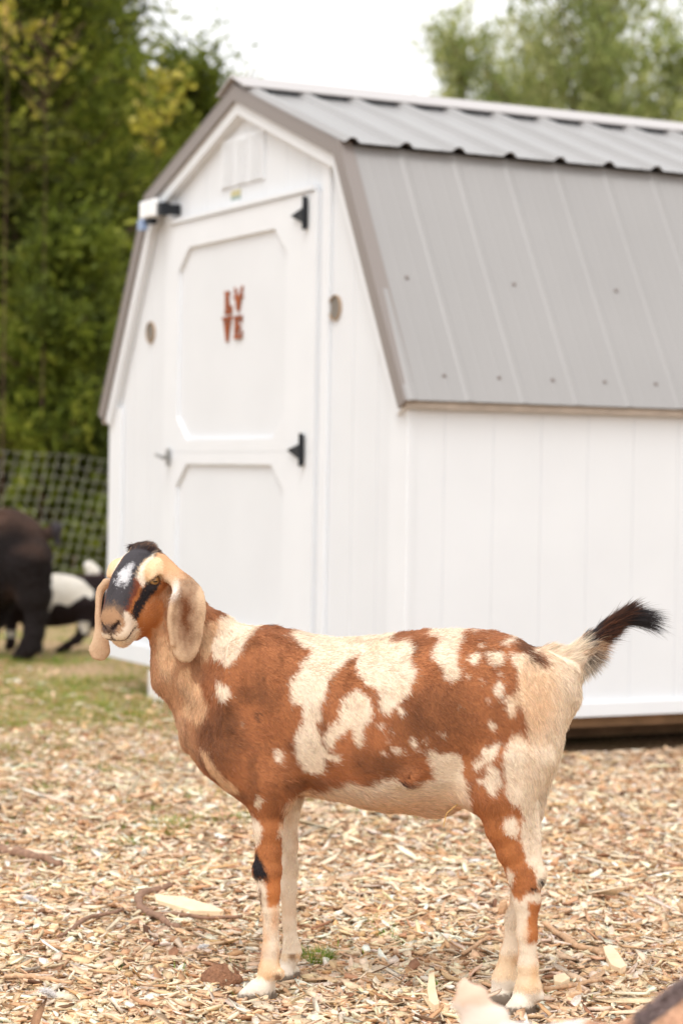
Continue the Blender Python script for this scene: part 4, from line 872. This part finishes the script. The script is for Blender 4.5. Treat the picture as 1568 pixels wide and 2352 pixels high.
    spots = [(u_, v_, r_, r_ * 1.3) for u_, v_, r_ in ((905, 1690, 3), (940, 1712, 3.5), (970, 1715, 3), (985, 1690, 3), (895, 1720, 4), (1010, 1665, 3), (1110, 1560, 3.5), (1125, 1600, 3), (1078, 1545, 3), (1105, 1480, 4), (912, 1665, 3), (1060, 1620, 2.5), (738, 1560, 3), (560, 1660, 2.5), (1140, 1700, 3), (1150, 1540, 4))] + [(1091, 1513, 12, 12), (1135, 1509, 20, 17), (1160, 1472, 14, 7), (1149, 1577, 12, 17), (1175, 1612, 13, 23), (1133, 1654, 7, 11), (922, 1709, 9, 9), (957, 1696, 7, 9), (887, 1656, 7, 9), (931, 1623, 8, 9), (650, 1728, 7, 14), (600, 1835, 9, 12), (1026, 1680, 4, 4)]
    tanp = [[(410, 1540), (430, 1540), (434, 1572), (454, 1572), (466, 1596), (478, 1612), (474, 1640), (454, 1660), (422, 1656), (406, 1636), (410, 1616), (422, 1608), (394, 1572), (398, 1556)], [(340, 1466), (393, 1470), (396, 1530), (372, 1580), (345, 1530)], [(460, 1712), (478, 1716), (500, 1750), (522, 1784), (542, 1792), (556, 1812), (538, 1822), (506, 1808), (486, 1780), (466, 1740)], [(440, 1440), (494, 1420), (490, 1470), (470, 1520), (450, 1500)]]
    black = [[(820, 1462), (870, 1453), (955, 1445), (1012, 1444), (1012, 1430), (960, 1430), (870, 1432), (820, 1440)], [(585, 1430), (645, 1430), (648, 1448), (615, 1442), (590, 1444)], [(592, 1950), (600, 1965), (620, 2000), (616, 2018), (586, 2008), (580, 1975)]]
    eyec = [P(.85, s * 4.72, -.35) for s in (-1, 1)]
    def colf(Q):
        n = len(Q); u, v = sideplan(Q); u0, v0 = u, v
        w1, w2 = vnoise(Q, 60, 21), vnoise(Q, 60, 22); u = u + 5 * w1 + 3 * vnoise(Q, 190, 25); v = v + 6 * w2 + 4 * vnoise(Q, 190, 26)
        sh = vnoise(Q, 9, 4) * .5 + .5 * vnoise(Q, 23, 5)
        c = BRN[None] * (1 + .16 * sh[:, None]); k = np.clip((1 - np.hypot((u - 505) / 80, (v - 1690) / 110)) * 1.2, 0, .75) ; c = c * (1 - k[:, None]) + DRK * k[:, None]
        k = np.clip(.9 - np.hypot((u - 1010) / 140, (v - 1640) / 120), 0, .6); k = np.maximum(k, np.clip(.9 - np.hypot((u - 880) / 110, (v - 1745) / 40), 0, .6)); k = np.maximum(k, np.clip(.8 - np.hypot((u - 590) / 20, (v - 1780) / 120), 0, .45)); k = np.maximum(k, np.clip(.8 - np.hypot((u - 700) / 90, (v - 1795) / 28), 0, .6)); k = np.maximum(k, (vnoise(Q, 31, 71).clip(.15, 1) - .15) * .8); c = c * (1 - k[:, None]) + DRK * k[:, None]
        k = np.clip((v0 - 1790) / 120, 0, .8) * (u > 1060); k = np.maximum(k, np.clip((v0 - 1850) / 100, 0, .6)); c = c * (1 - k[:, None]) + RED * k[:, None]
        k = np.clip((470 - u) / 60, 0, 1); c = c * (1 - k[:, None] * .5) + TAN * k[:, None] * .5
        for pl in tanp: m = inpoly(u, v, pl); c[m] = TAN * (1 + .15 * vnoise(Q[m], 40, 8)[:, None])
        cm = CRM[None] * (1 - .05 * (1 + vnoise(Q, 14, 7)[:, None])) * np.array([1, .985, .965]) ** (.6 + vnoise(Q, 20, 9)[:, None])
        for pl in cream: m = inpoly(u, v, pl); c[m] = cm[m]
        for a, d, ra, rb in spots: m = np.hypot((u - a) / ra, (v - d) / rb) < 1; c[m] = cm[m]
        m = (v0 > 1770) & (v0 < 1900) & (u > 640) & (u < 1080) & (c[:, 0] > .6); k = np.clip((v0 - 1780) / 90, 0, .85)[:, None]; c[m] = (c * (1 - k) + TAN * 1.12 * k)[m]
        m = (u > 1165) & (u < 1300) & (v > 1485) & (v < 1830) & (c[:, 0] > .6); k = (np.clip(1 - np.hypot((u - 1225) / 75, (v - 1600) / 130), 0, .6) + .12 * w1.clip(0, 1))[:, None]; c[m] = (c * (1 - k) + lin(226, 184, 140) * k)[m]
        # shanks: white with tan streaks, dark bits
        m = (v0 > 2020); st = np.clip(vnoise(Q * np.array([1, 1, .35]), 70, 12) * 1.6 + .1, 0, 1)[:, None] * .75; c[m] = (c * (1 - st) + lin(222, 170, 125) * st)[m]
        m = (v0 > 2200) & (v0 < 2285); c[m] = (c * .45 + lin(232, 196, 152) * .55)[m]
        m = (u > 1214) & (u < 1250) & (v > 2055) & (v < 2150) & (Q[:, 1] < -.04); c[m] = RED
        m = (u > 620) & (u < 660) & (v > 2010) & (v < 2075) & (Q[:, 1] < -.02); c[m] = RED * 1.15
        m = (u > 598) & (u < 604) & (v > 2040) & (v < 2100); c[m] = DRK
        for pl in black: m = inpoly(u, v, pl) & (Q[:, 1] < .1); c[m] = BLK
        for a, d, ra, rb in [(600, 1640, 4, 12), (1244, 2012, 6, 9), (1226, 2026, 8, 5), (1170, 2068, 4, 10), (937, 1788, 9, 8)]: m = (np.hypot((u0 - a) / ra, (v0 - d) / rb) < 1) & (Q[:, 1] < -.03); c[m] = BLK
        m = (Q[:, 1] > .03) & (v0 > 1850) & (v0 < 2230); st = np.clip(vnoise(Q * np.array([1, 1, .35]), 60, 15) * 1.5, 0, 1)[:, None] * .5; c[m] = (CRM * (1 - st) + TAN * 1.05 * st)[m]
        hz = Q[:, 2] < .062; c[hz] = lin(240, 226, 208); hz = Q[:, 2] < .034 + .003 * w1; c[hz] = (lin(132, 118, 104) * (1 + .14 * vnoise(Q * np.array([1, 1, .3]), 160, 3))[:, None])[hz]
        for a, d in ((643, 2238), (1241, 2290), (684, 2186)): c[np.hypot(u0 - a, v0 - d) < 9] = lin(150, 118, 90)
        m = (np.abs(u0 - 566 + (v0 - 2308) * .4) < 1.8) & (Q[:, 2] < .036) & (Q[:, 1] < -.05); c[m] = lin(74, 58, 48); m = (np.abs(u0 - 1178 + (v0 - 2340) * .4) < 1.8) & (Q[:, 2] < .036) & (Q[:, 1] < -.05); c[m] = lin(74, 58, 48)
        # rear fringe lighter, tail
        m = inpoly(u, v, [(1225, 1500), (1256, 1532), (1240, 1530), (1190, 1490), (1160, 1455), (1120, 1448), (1180, 1455)]); c[m] = DRK
        td = group_d(b, 'tail', Q); tu = u0 - 1300 + (1520 - v0); m = (td < .006) & (tu > 60); c[m] = BLK * 1.3; m = (td < .006) & (tu > 25) & (tu <= 60) & (v0 > 1520 - (u0 - 1310) * .8); c[m] = (.5 * TAN + .5 * DRK)
        # head
        hd = group_d(b, 'head', Q); h = (hd < .006) & (hd < group_d(b, 'neck', Q) + .012)
        H = (Q - E) @ HR * 100; f, s, q = H[:, 0] + .35 * w1, H[:, 1] + .28 * w2, H[:, 2] + .3 * w1
        tz = np.interp(f, [-6, -3, 1.5, 4, 6.4, 8.6, 10.4, 11.7, 12.5], [2.6, 3.9, 3.95, 3.3, 2.3, 1.0, -.5, -2.0, -3.4]); dep = tz - q; a_s = np.abs(s)
        ch = RED[None] * (1 + .12 * sh[:, None]) * np.array([.92, .9, .85]); ch = np.where((s < -1)[:, None], ch * 1.0, ch)
        def put(m, col): ch[m] = col
        put((f > -7) & (f < 3.2) & (a_s > 2.5) & (dep < 4.6) & (f < 3.2 - (a_s - 2.5) * .25), lin(238, 204, 164))
        put((f > -3.5) & (f < 3.6) & (np.abs(s - .5) > 2.7) & (np.abs(s - .5) < 3.5), lin(240, 225, 205)); put((f > 3.4) & (f < 10.5) & (dep < 3), lin(130, 70, 48))
        put((f > .5) & (f < 9.2) & (s > 3.3 - .02 * f) & (np.abs(dep - (4.2 + .12 * f)) < 1.05 + .03 * f) , BLK); put((f > .5) & (f < 9.2) & (s < -3) & (np.abs(dep - (4.2 + .12 * f)) < 1.0), BLK)
        wd_ = np.interp(f, [-6, -4, 0, 4, 8, 10.4], [3.1, 2.7, 2.35, 2.55, 2.3, 1.5]); put((f < 10.3) & (np.abs(s - .5) < wd_ + .1) & (dep < 2.6), lin(70, 66, 69)); put((f < -3.6) & (a_s < 3.4) & (q > 1.0), lin(50, 38, 38))
        put((np.hypot((f - 3.7) / 2.2, (s - 1.25 + .15 * (f - 3)) / np.maximum(.3, 1.1 + .2 * (f - 3))) + .45 * w2 + .5 * vnoise(Q, 260, 33) < 1) & (dep < 2), lin(206, 204, 206))
        put((f > 9.3 + .8 * vnoise(Q, 300, 44)) & (dep < 2.6), lin(118, 96, 80)); put((f > 10.2 + .4 * vnoise(Q, 300, 45)) & (dep < 2.6), lin(172, 134, 102)); put((f > 8.6 - .0 * q) & (dep > 2.4) & (q < -2.0), lin(238, 218, 196)); put((f > 7.9) & (q < -4.6), lin(240, 220, 196)); put((f > 7.6) & (q < -7.4), lin(232, 204, 172)); put((f < .8) & (f > -2.8) & (np.abs(a_s - 5.1 - .25 * (f + 1)) < .0) , BLK)
        nk = np.hypot((s) / 1.9, (q + 3.7) / 1.15); put((f > 11.1) & (nk < 1), lin(112, 92, 80)); put((f > 10.8) & (np.abs(q + 3.25 - .4 * (a_s - 1.2)) < .42) & (a_s > .45) & (a_s < 2.3), lin(48, 36, 34)); put((f > 11.7) & (a_s < .25) & (q < -3.8) & (q > -6.2), lin(70, 52, 46))
        ml_ = np.interp(f, [8.6, 10.5, 12.5], [-6.0, -6.15, -6.4]); put((f > 8.5) & (np.abs(q - ml_) < .24), lin(62, 44, 38))
        c[h] = ch[h]
        ed = group_d(b, 'ear', Q); m = (ed < .004) & (ed < hd - .002); e0 = lin(214, 182, 150)[None] * (1 + .08 * vnoise(Q, 60, 31)[:, None])
        k = np.clip(1.15 - np.hypot((u0 - 430) / 29, (v0 - 1412) / 98) + .22 * w2 + .22 * vnoise(Q * np.array([2.2, 1, .5]), 150, 41), 0, 1)[:, None] ** .8; ec = e0 * (1 - k) + lin(104, 60, 34) * k; k2 = np.clip(1.1 - np.hypot((u0 - 405) / 13, (v0 - 1356) / 26), 0, 1)[:, None]; ec = ec * (1 - k2) + WHT * k2; k3 = np.clip((1335 - v0) / 25, 0, 1)[:, None] * .8; ec = ec * (1 - k3) + lin(206, 154, 110) * k3; c[m] = ec[m]
        for e_ in eyec: dd = np.linalg.norm(Q - e_, axis=1); m = dd < .0135; c[m] = lin(60, 42, 34)
        return np.clip(c, .004, .93)
    o_ = mesh_np('goat', V, Fq, M_skin, smooth=True, cols=sum(colf(V + rng.normal(0, .0020, V.shape)) for _ in range(4)) / 4 * .90); o_.location = b.loc; o_.rotation_euler = (0, 0, b.rz)
    tag(o_, 'brown and cream spotted goat with long hanging ears standing in front of the shed', 'goat')
    for s in (-1, 1):
        c = P(.85, s * 4.72, -.35); eyeball(o_, tuple(c), .0108, tuple(HR @ np.array([.45, s * .85, .1])), [M_eyeb, M_iris])
    hA, hB = P(0, 0, 0), P(12, 0, -4)
    def dirf(Q, N_):
        u, v = sideplan(Q); D = np.zeros_like(Q); D[:] = (.75, 0, -.65)
        D[v > 1830] = (.12, 0, -1); D[(v > 1720) & (v < 1900) & (u > 760) & (u < 1080)] = (.9, 0, -.25)
        m = u > 1180; D[m] = (.35, 0, -.95); m = (u < 520) & (v < 1700); D[m] = (.35, 0, -.95); m = (u > 640) & (u < 1180) & (v < 1560); D[m] = (1, 0, -.3)
        td = group_d(b, 'tail', Q); m = td < .008; D[m] = (.85, 0, .55)
        hd = group_d(b, 'head', Q); h = (hd < .006); D[h] = -HR[:, 0] * .9 - HR[:, 2] * .15
        ed = group_d(b, 'ear', Q); m = ed < .005; D[m] = (.05, 0, -1); D = D + .0; D[:, 1] += 0
        return D + .25 * np.stack([vnoise(Q, 12, 61), vnoise(Q, 12, 62), vnoise(Q, 12, 63)], 1)
    def lenf(Q):
        u, v = sideplan(Q); Ln = np.full(len(Q), .0110); Ln[(v > 1780) & (u > 650) & (u < 1080)] = .018; Ln[(u > 1200) & (v < 1900)] = .014; Ln[v > 1880] = .008; Ln[v > 2030] = .0065; Ln[(v < 1480) & (u > 560)] = .013; Ln[Q[:, 2] < .036] = 0; Ln[(Q[:, 2] >= .036) & (Q[:, 2] < .060)] = .0045
        Ln[(u < 520) & (v < 1700)] = .013
        td = group_d(b, 'tail', Q); Ln[td < .008] = .026
        hd = group_d(b, 'head', Q); h = hd < .006; Ln[h] = .0052; H = (Q - E) @ HR * 100; Ln[h & (H[:, 0] > 9)] = .0032; Ln[h & (H[:, 0] < -3.4) & (H[:, 2] > 1.5)] = .013; Ln[h & (H[:, 0] > 7) & (H[:, 2] < -6.9)] = .009
        Ln[h & (H[:, 0] > 11.5) & (np.hypot(H[:, 1] / 2, (H[:, 2] + 3.6) / 1.0) < 1)] = 0
        Ln[h & (H[:, 0] > 9.4) & (np.abs(H[:, 2] + 6.2) < .2)] = 0
        ed = group_d(b, 'ear', Q); Ln[(ed < .005) & (ed < hd)] = .0050
        for e_ in eyec: Ln[np.linalg.norm(Q - e_, axis=1) < .0128] = 0
        return Ln
    fc = V[Fq].mean(1); wt = np.where(vn[Fq[:, 0]][:, 1] < .35, 1., .35); hh = group_d(b, 'head', fc) < .01; wt[hh] *= 3; wt[group_d(b, 'ear', fc) < .01] *= 2.5; u, v = sideplan(fc); wt[v > 1900] *= 1.8; wt[group_d(b, 'tail', fc) < .01] *= 2.
    fur('fur', o_, V, Fq, ar, vn, 300000, colf, dirf, lenf, lambda Q: np.where((group_d(b, 'head', Q) < .006) | (group_d(b, 'ear', Q) < .006), .00022, .00030), 5, weight=wt, lift=.16)
    # long hairs: tail brush, ear-root tuft, forelock
    def strands(name, specs, seed):
        r = np.random.default_rng(seed); PT = []; CC = []; RR = []
        for (p0_, p1_, rad0, d0, d1, ln, n, colA, colB, spread, rr) in specs:
            t = r.random(n); base = np.array(p0_) + (np.array(p1_) - np.array(p0_)) * t[:, None]; a = r.normal(0, 1, (n, 3)); a /= np.linalg.norm(a, axis=1)[:, None]; base = base + a * rad0
            d = np.array(d0) * (1 - t[:, None]) + np.array(d1) * t[:, None] + r.normal(0, spread, (n, 3)) + a * .25; d /= np.linalg.norm(d, axis=1)[:, None]; L_ = ln * r.uniform(.45, 1.1, n)[:, None]; sag = np.array([0, 0, -.12])
            PT.append(np.stack([base + d * L_ * s + sag * L_ * s * s for s in (0, .33, .67, 1)], 1)); k = r.random(n)[:, None] ** 1.5; CC.append((np.array(colA) * (1 - k) + np.array(colB) * k) * r.uniform(.7, 1.2, (n, 1))); RR.append(np.full(n, rr))
        PT = np.concatenate(PT).astype(np.float32); CC = np.concatenate(CC); RR = np.concatenate(RR); n = len(PT); cu = bpy.data.hair_curves.new(name); cu.add_curves([4] * n); cu.points.foreach_set('position', PT.ravel())
        ra = cu.attributes.get('radius') or cu.attributes.new('radius', 'FLOAT', 'POINT'); ra.data.foreach_set('value', np.outer(RR, [1, .85, .55, .1]).astype(np.float32).ravel()); ca = cu.attributes.new('col', 'FLOAT_COLOR', 'CURVE'); cc = np.ones((n, 4), np.float32); cc[:, :3] = np.clip(CC, 0, .9); ca.data.foreach_set('color', cc.ravel())
        cu.materials.append(M_fur); oo = bpy.data.objects.new(name, cu); COL.objects.link(oo); oo.parent = o_; return oo
    up_ = nrm(Lx(1445, 1405, 0) - Lx(1385, 1448, 0)); tipd = nrm(Lx(1520, 1436, 0) - Lx(1445, 1420, 0)); dn = nrm(Lx(1390, 1545, 0) - Lx(1345, 1490, 0)); mid = nrm(Lx(1460, 1440, 0) - Lx(1375, 1470, 0))
    BK, BR2 = lin(34, 28, 30), lin(120, 72, 46)
    strands('tail_brush', [(Lx(1362, 1475, 0), Lx(1392, 1442, 0), .010, nrm(up_ + mid * .6), up_, .050, 2200, BK, BR2, .11, .00032), (Lx(1392, 1442, 0), Lx(1440, 1410, 0), .009, up_, nrm(mid + up_), .044, 1900, BK, BR2 * .7, .11, .00032), (Lx(1410, 1430, 0), Lx(1455, 1412, 0), .008, mid, tipd, .072, 750, BK, BK * 1.3, .07, .0003), (Lx(1450, 1415, 0), Lx(1470, 1420, 0), .006, tipd, tipd, .060, 260, BK, BK, .09, .00024),
        (Lx(1340, 1495, 0), Lx(1362, 1475, 0), .012, nrm(mid + dn), nrm(mid + .3 * dn), .040, 1500, BR2, lin(236, 200, 160), .2, .0003), (Lx(1330, 1510, -.005), Lx(1350, 1492, -.005), .012, dn, nrm(dn + mid), .040, 1500, BK * 1.3, CRM, .2, .0003), (Lx(1312, 1530, 0), Lx(1338, 1508, 0), .014, nrm(dn + np.array([0, 0, -.6])), dn, .032, 1500, CRM, lin(255, 240, 220), .2, .0003)], 8)
    strands('ear_tuft', [(Lx(410, 1362, -.115), Lx(402, 1376, -.115), .003, (-.8, -.5, -.5), (-.6, -.4, -.9), .018, 160, WHT, lin(190, 160, 140), .2, .00025), (P(-5.4, -3.2, 3.0), P(-5.0, 2.6, 3.1), .004, HR @ np.array([.9, -.5, .25]), HR @ np.array([1, .3, .1]), .015, 1500, BK * 1.2, lin(90, 60, 52), .3, .0003)], 9)
    # one stem of straw caught in the belly hair
    mb = MB(); mb.tube([Lx(1064, 1838, -.075), Lx(1045, 1852, -.085), Lx(1026, 1868, -.09), Lx(1022, 1880, -.09), Lx(1018, 1900, -.09)], .0011, 6); so_ = mb.build('straw_stem', material('straw', lin(205, 165, 100), .6)); so_.location = b.loc; so_.rotation_euler = (0, 0, b.rz); tag(so_, 'bent golden straw stem hanging from the belly of the spotted goat', 'straw')
    return b
SPOT = spotted()
# ------------------------------------------------------------------ the other goats
def simple_goat(name, label, loc, rz, build, colf, h, fur_n=0, flen=.02, rad=.0008):
    b = Body(loc, rz); info = build(b); V, Fq = surface(b, h); fn, ar, vn = normals(V, Fq)
    o = mesh_np(name, V, Fq, M_skin, smooth=True, cols=colf(b, V)); o.location = b.loc; o.rotation_euler = (0, 0, rz); tag(o, label, 'goat')
    if info and 'eyes' in info:
        for c, d in info['eyes']: eyeball(o, tuple(c), info.get('er', .012), tuple(d), [M_eyeb, M_iris])
    if fur_n: fur('fur', o, V, Fq, ar, vn, fur_n, lambda Q: colf(b, Q), lambda Q, N_: np.tile([.6, 0, -.7], (len(Q), 1)), lambda Q: np.where(Q[:, 2] < .05, 0, np.where(group_d(b, 'ear', Q) < .008, .002, flen)), lambda Q: np.full(len(Q), rad), 3, lift=.35)
    return o
def quad(b, s, x0, top, Lb, hw, legs, col_k=.03):
    pass
def generic(b, pxs, rows, near, far, ln, lf, head=None, tail=None, sc=1.):
    torso(b, rows, .04 * sc)
    for y, legs in ((ln, near), (lf, far)):
        for leg_ in legs:
            for p, q in zip(leg_[:-1], leg_[1:]): b.econe(b.L(p[0], p[1], y), b.L(q[0], q[1], y), p[2], p[2] * .85, q[2], q[2] * .85, (1, 0, 0), .03 * sc)
# dark brown goat, rear half in the picture
def b_brown(b):
    k = 11.6 / 5037.6
    generic(b, None, [(-330, 1260, 1360, .06), (-290, 1210, 1390, .11), (-220, 1180, 1405, .14), (-120, 1185, 1415, .16), (-40, 1178, 1408, .17), (14, 1168, 1390, .16), (60, 1182, 1370, .14), (94, 1215, 1340, .11), (110, 1250, 1310, .07)],
        [[(60, 1290, .14), (78, 1370, .085), (84, 1410, .052), (78, 1450, .047), (70, 1485, .050), (54, 1506, .040), (36, 1513, .028)], [(-240, 1300, .11), (-245, 1400, .05), (-250, 1450, .042), (-252, 1490, .040), (-262, 1510, .040)]],
        [[(30, 1300, .12), (10, 1370, .06), (-8, 1420, .045), (-30, 1460, .038), (-45, 1490, .04), (-58, 1500, .035)], [(-215, 1300, .1), (-200, 1400, .05), (-195, 1450, .042), (-198, 1490, .04), (-208, 1500, .04)]], -.10, .10)
    b.cone(b.L(108, 1225, 0), b.L(128, 1212, 0), .030, .022, .03); b.cone(b.L(128, 1212, 0), b.L(132, 1242, 0), .026, .014, .02)
    b.econe(b.L(-300, 1280, 0), b.L(-380, 1170, 0), .12, .07, .075, .055, (1, 0, .6), .05)
    Fd = nrm([-1, 0, -.55]); Uv = nrm([-.55, 0, 1.]); S = np.array([0, -1, 0]); E = b.L(-405, 1140, 0); P, HR = add_head(b, E, Fd, S, Uv, 1.25)
    for s in (-1, 1): b.econe(P(-3.5, s * 4.5, 1), P(-2.5, s * 7, -13), .02, .008, .04, .008, (1, 0, 0), .01, 'ear')
    return {'eyes': [(P(.95, s * 4.5, -.05), HR @ np.array([.4, s * .9, .1])) for s in (-1, 1)], 'er': .015}
def c_brown(b, Q):  # patchy brown coat, top highlight and darker lower parts painted in by height
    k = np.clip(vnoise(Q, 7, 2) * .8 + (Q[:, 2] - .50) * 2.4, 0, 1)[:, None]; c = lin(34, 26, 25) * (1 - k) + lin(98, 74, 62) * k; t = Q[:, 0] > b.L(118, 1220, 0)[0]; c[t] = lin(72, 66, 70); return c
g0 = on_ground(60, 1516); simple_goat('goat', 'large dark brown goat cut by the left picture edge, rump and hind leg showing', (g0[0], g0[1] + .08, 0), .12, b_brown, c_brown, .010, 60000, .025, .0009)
# black and white kid behind it
def b_kid(b):
    generic(b, None, [(-8, 1350, 1395, .04), (15, 1335, 1415, .07), (50, 1326, 1432, .085), (95, 1320, 1440, .095), (140, 1316, 1440, .10), (180, 1318, 1432, .095), (215, 1322, 1425, .09), (243, 1330, 1405, .07), (256, 1345, 1385, .04)],
        [[(205, 1390, .075), (203, 1425, .045), (192, 1450, .027), (176, 1470, .020), (152, 1486, .019), (140, 1495, .018), (130, 1497, .013)], [(30, 1395, .05), (26, 1425, .027), (25, 1445, .022), (26, 1465, .018), (24, 1482, .020), (18, 1488, .018)]],
        [[(225, 1390, .07), (232, 1425, .045), (248, 1452, .026), (246, 1475, .02), (242, 1492, .02), (236, 1497, .018)], [(50, 1395, .05), (62, 1425, .026), (70, 1447, .022), (80, 1465, .018), (88, 1482, .020), (84, 1489, .018)]], -.05, .05)
    b.cone(b.L(232, 1335, 0), b.L(215, 1316, 0), .035, .030, .03); b.cone(b.L(215, 1312, 0), b.L(204, 1300, 0), .034, .028, .02)
    b.econe(b.L(20, 1365, 0), b.L(-25, 1320, 0), .06, .04, .042, .034, (1, 0, .6), .03)
    Fd = nrm([-1, 0, -.5]); Uv = nrm([-.5, 0, 1.]); E = b.L(-42, 1305, 0); P, HR = add_head(b, E, Fd, np.array([0, -1, 0]), Uv, .8)
    for s in (-1, 1): b.econe(P(-3.5, s * 4, 1), P(-5, s * 11, 0), .012, .006, .02, .006, (1, 0, 0), .01, 'ear')
    return {'eyes': [(P(.95, s * 4.5, -.05), HR @ np.array([.4, s * .9, .1])) for s in (-1, 1)], 'er': .010}
def c_kid(b, Q):
    p0, p1, p2 = b.L(0, 1300, -.05), b.L(200, 1300, -.05), b.L(0, 1500, -.05); IM = np.linalg.inv(np.stack([(p1 - p0)[[0, 2]] / 200, (p2 - p0)[[0, 2]] / 200], 1)); uv = (Q[:, [0, 2]] - p0[[0, 2]]) @ IM.T; u, v = uv[:, 0], uv[:, 1] + 1300
    c = np.tile(lin(38, 26, 26), (len(Q), 1)); c[v < 1325] = lin(70, 48, 48); W_ = lin(236, 230, 220)
    for pl in ([(112, 1323), (120, 1318), (160, 1322), (190, 1332), (215, 1355), (218, 1370), (208, 1374), (196, 1366), (176, 1378), (156, 1392), (140, 1384), (124, 1386), (112, 1408), (90, 1410), (86, 1396), (104, 1380), (112, 1350)], [(0, 1385), (12, 1368), (24, 1372), (28, 1395), (16, 1412), (2, 1405)], [(190, 1285), (232, 1285), (226, 1318), (196, 1318)], [(178, 1428), (205, 1428), (206, 1452), (190, 1456)], [(15, 1448), (36, 1448), (36, 1462), (15, 1462)]): c[inpoly(u, v, pl)] = W_
    return c
g0 = on_ground(140, 1499); simple_goat('goat', 'small black and white kid with upturned white tail walking behind the dark brown goat', (g0[0], g0[1], 0), .05, b_kid, c_kid, .008, 30000, .012, .0008)
# kid close to the lens, only an ear tip and its back show
def b_front(b):
    generic(b, None, [(1215, 2440, 2560, .03), (1260, 2400, 2620, .07), (1330, 2372, 2650, .085), (1400, 2362, 2670, .095), (1450, 2340, 2680, .10), (1510, 2290, 2680, .105), (1570, 2250, 2670, .11), (1640, 2240, 2660, .11), (1720, 2265, 2640, .10), (1790, 2320, 2600, .08), (1830, 2360, 2560, .05)],
        [[(1310, 2560, .06), (1310, 2660, .03), (1308, 2720, .026), (1312, 2780, .018), (1306, 2830, .02), (1290, 2860, .020)], [(1760, 2520, .09), (1740, 2620, .05), (1760, 2700, .03), (1765, 2780, .02), (1760, 2830, .022), (1745, 2860, .020)]],
        [[(1340, 2560, .06), (1345, 2650, .03), (1340, 2700, .026), (1340, 2740, .018), (1336, 2780, .02), (1325, 2800, .020)], [(1720, 2520, .09), (1700, 2620, .05), (1712, 2680, .03), (1715, 2740, .02), (1710, 2780, .022), (1698, 2800, .020)]], -.06, .06)
    b.econe(b.L(1290, 2480, 0), b.L(1190, 2450, -.02), .075, .05, .05, .042, (1, 0, .8), .04)
    Fd = nrm([-.75, -.5, -.6]); S = nrm(np.cross([0, 0, 1], Fd)) * -1; S = nrm([.5, -.75, 0]); Uv = nrm(np.cross(Fd, S)); Uv = Uv if Uv[2] > 0 else -Uv
    E = b.L(1150, 2446, -.04); P, HR = add_head(b, E, Fd, S, Uv, .85)
    b.econe(b.L(1150, 2420, .03), b.L(1108, 2352, .04), .036, .014, .031, .010, (1, 0, .5), .012, 'ear'); b.econe(b.L(1108, 2352, .04), b.L(1078, 2292, .04), .031, .010, .020, .007, (1, 0, .5), .010, 'ear'); b.econe(b.L(1078, 2292, .04), b.L(1062, 2258, .04), .020, .007, .011, .005, (1, 0, .5), .010, 'ear')
    b.cone(P(-4, 3.5, 1), P(-6.5, 9, -3), .012, .010, .012, 'ear')
    b.cone(b.L(1825, 2380, 0), b.L(1880, 2330, 0), .025, .014, .02)
    return {'eyes': [(P(.95, s * 4.5, -.05), HR @ np.array([.4, s * .9, .1])) for s in (-1, 1)], 'er': .0105}
def c_front(b, Q):
    x0 = b.L(1330, 2400, 0)[0]; x1 = b.L(1480, 2400, 0)[0]; x2 = b.L(1560, 2400, 0)[0]; c = np.tile(lin(238, 226, 220), (len(Q), 1)); m = Q[:, 0] > x0; c[m] = lin(206, 164, 134); n_ = vnoise(Q, 14, 3)
    zt = Q[:, 2] > b.L(1560, 2345, 0)[2] + .0
    m = (Q[:, 0] > x1 - .02) & (np.abs(Q[:, 1] + .012 + .01 * n_) < .040); c[m] = lin(116, 98, 94); ed = group_d(b, 'ear', Q) < .006; c[ed] = lin(222, 192, 170); k = ed & (Q[:, 2] < b.L(1098, 2310, .04)[2]); c[k] = lin(222, 206, 192); return c
g0 = CAM + ray(1400, 2850) * (2.8 / ray(1400, 2850)[1]); simple_goat('goat', 'blurred kid close to the lens with pale ear tip and brown grey back', (g0[0], 2.80, 0), -.10, b_front, c_front, .006, 40000, .012, .0005)
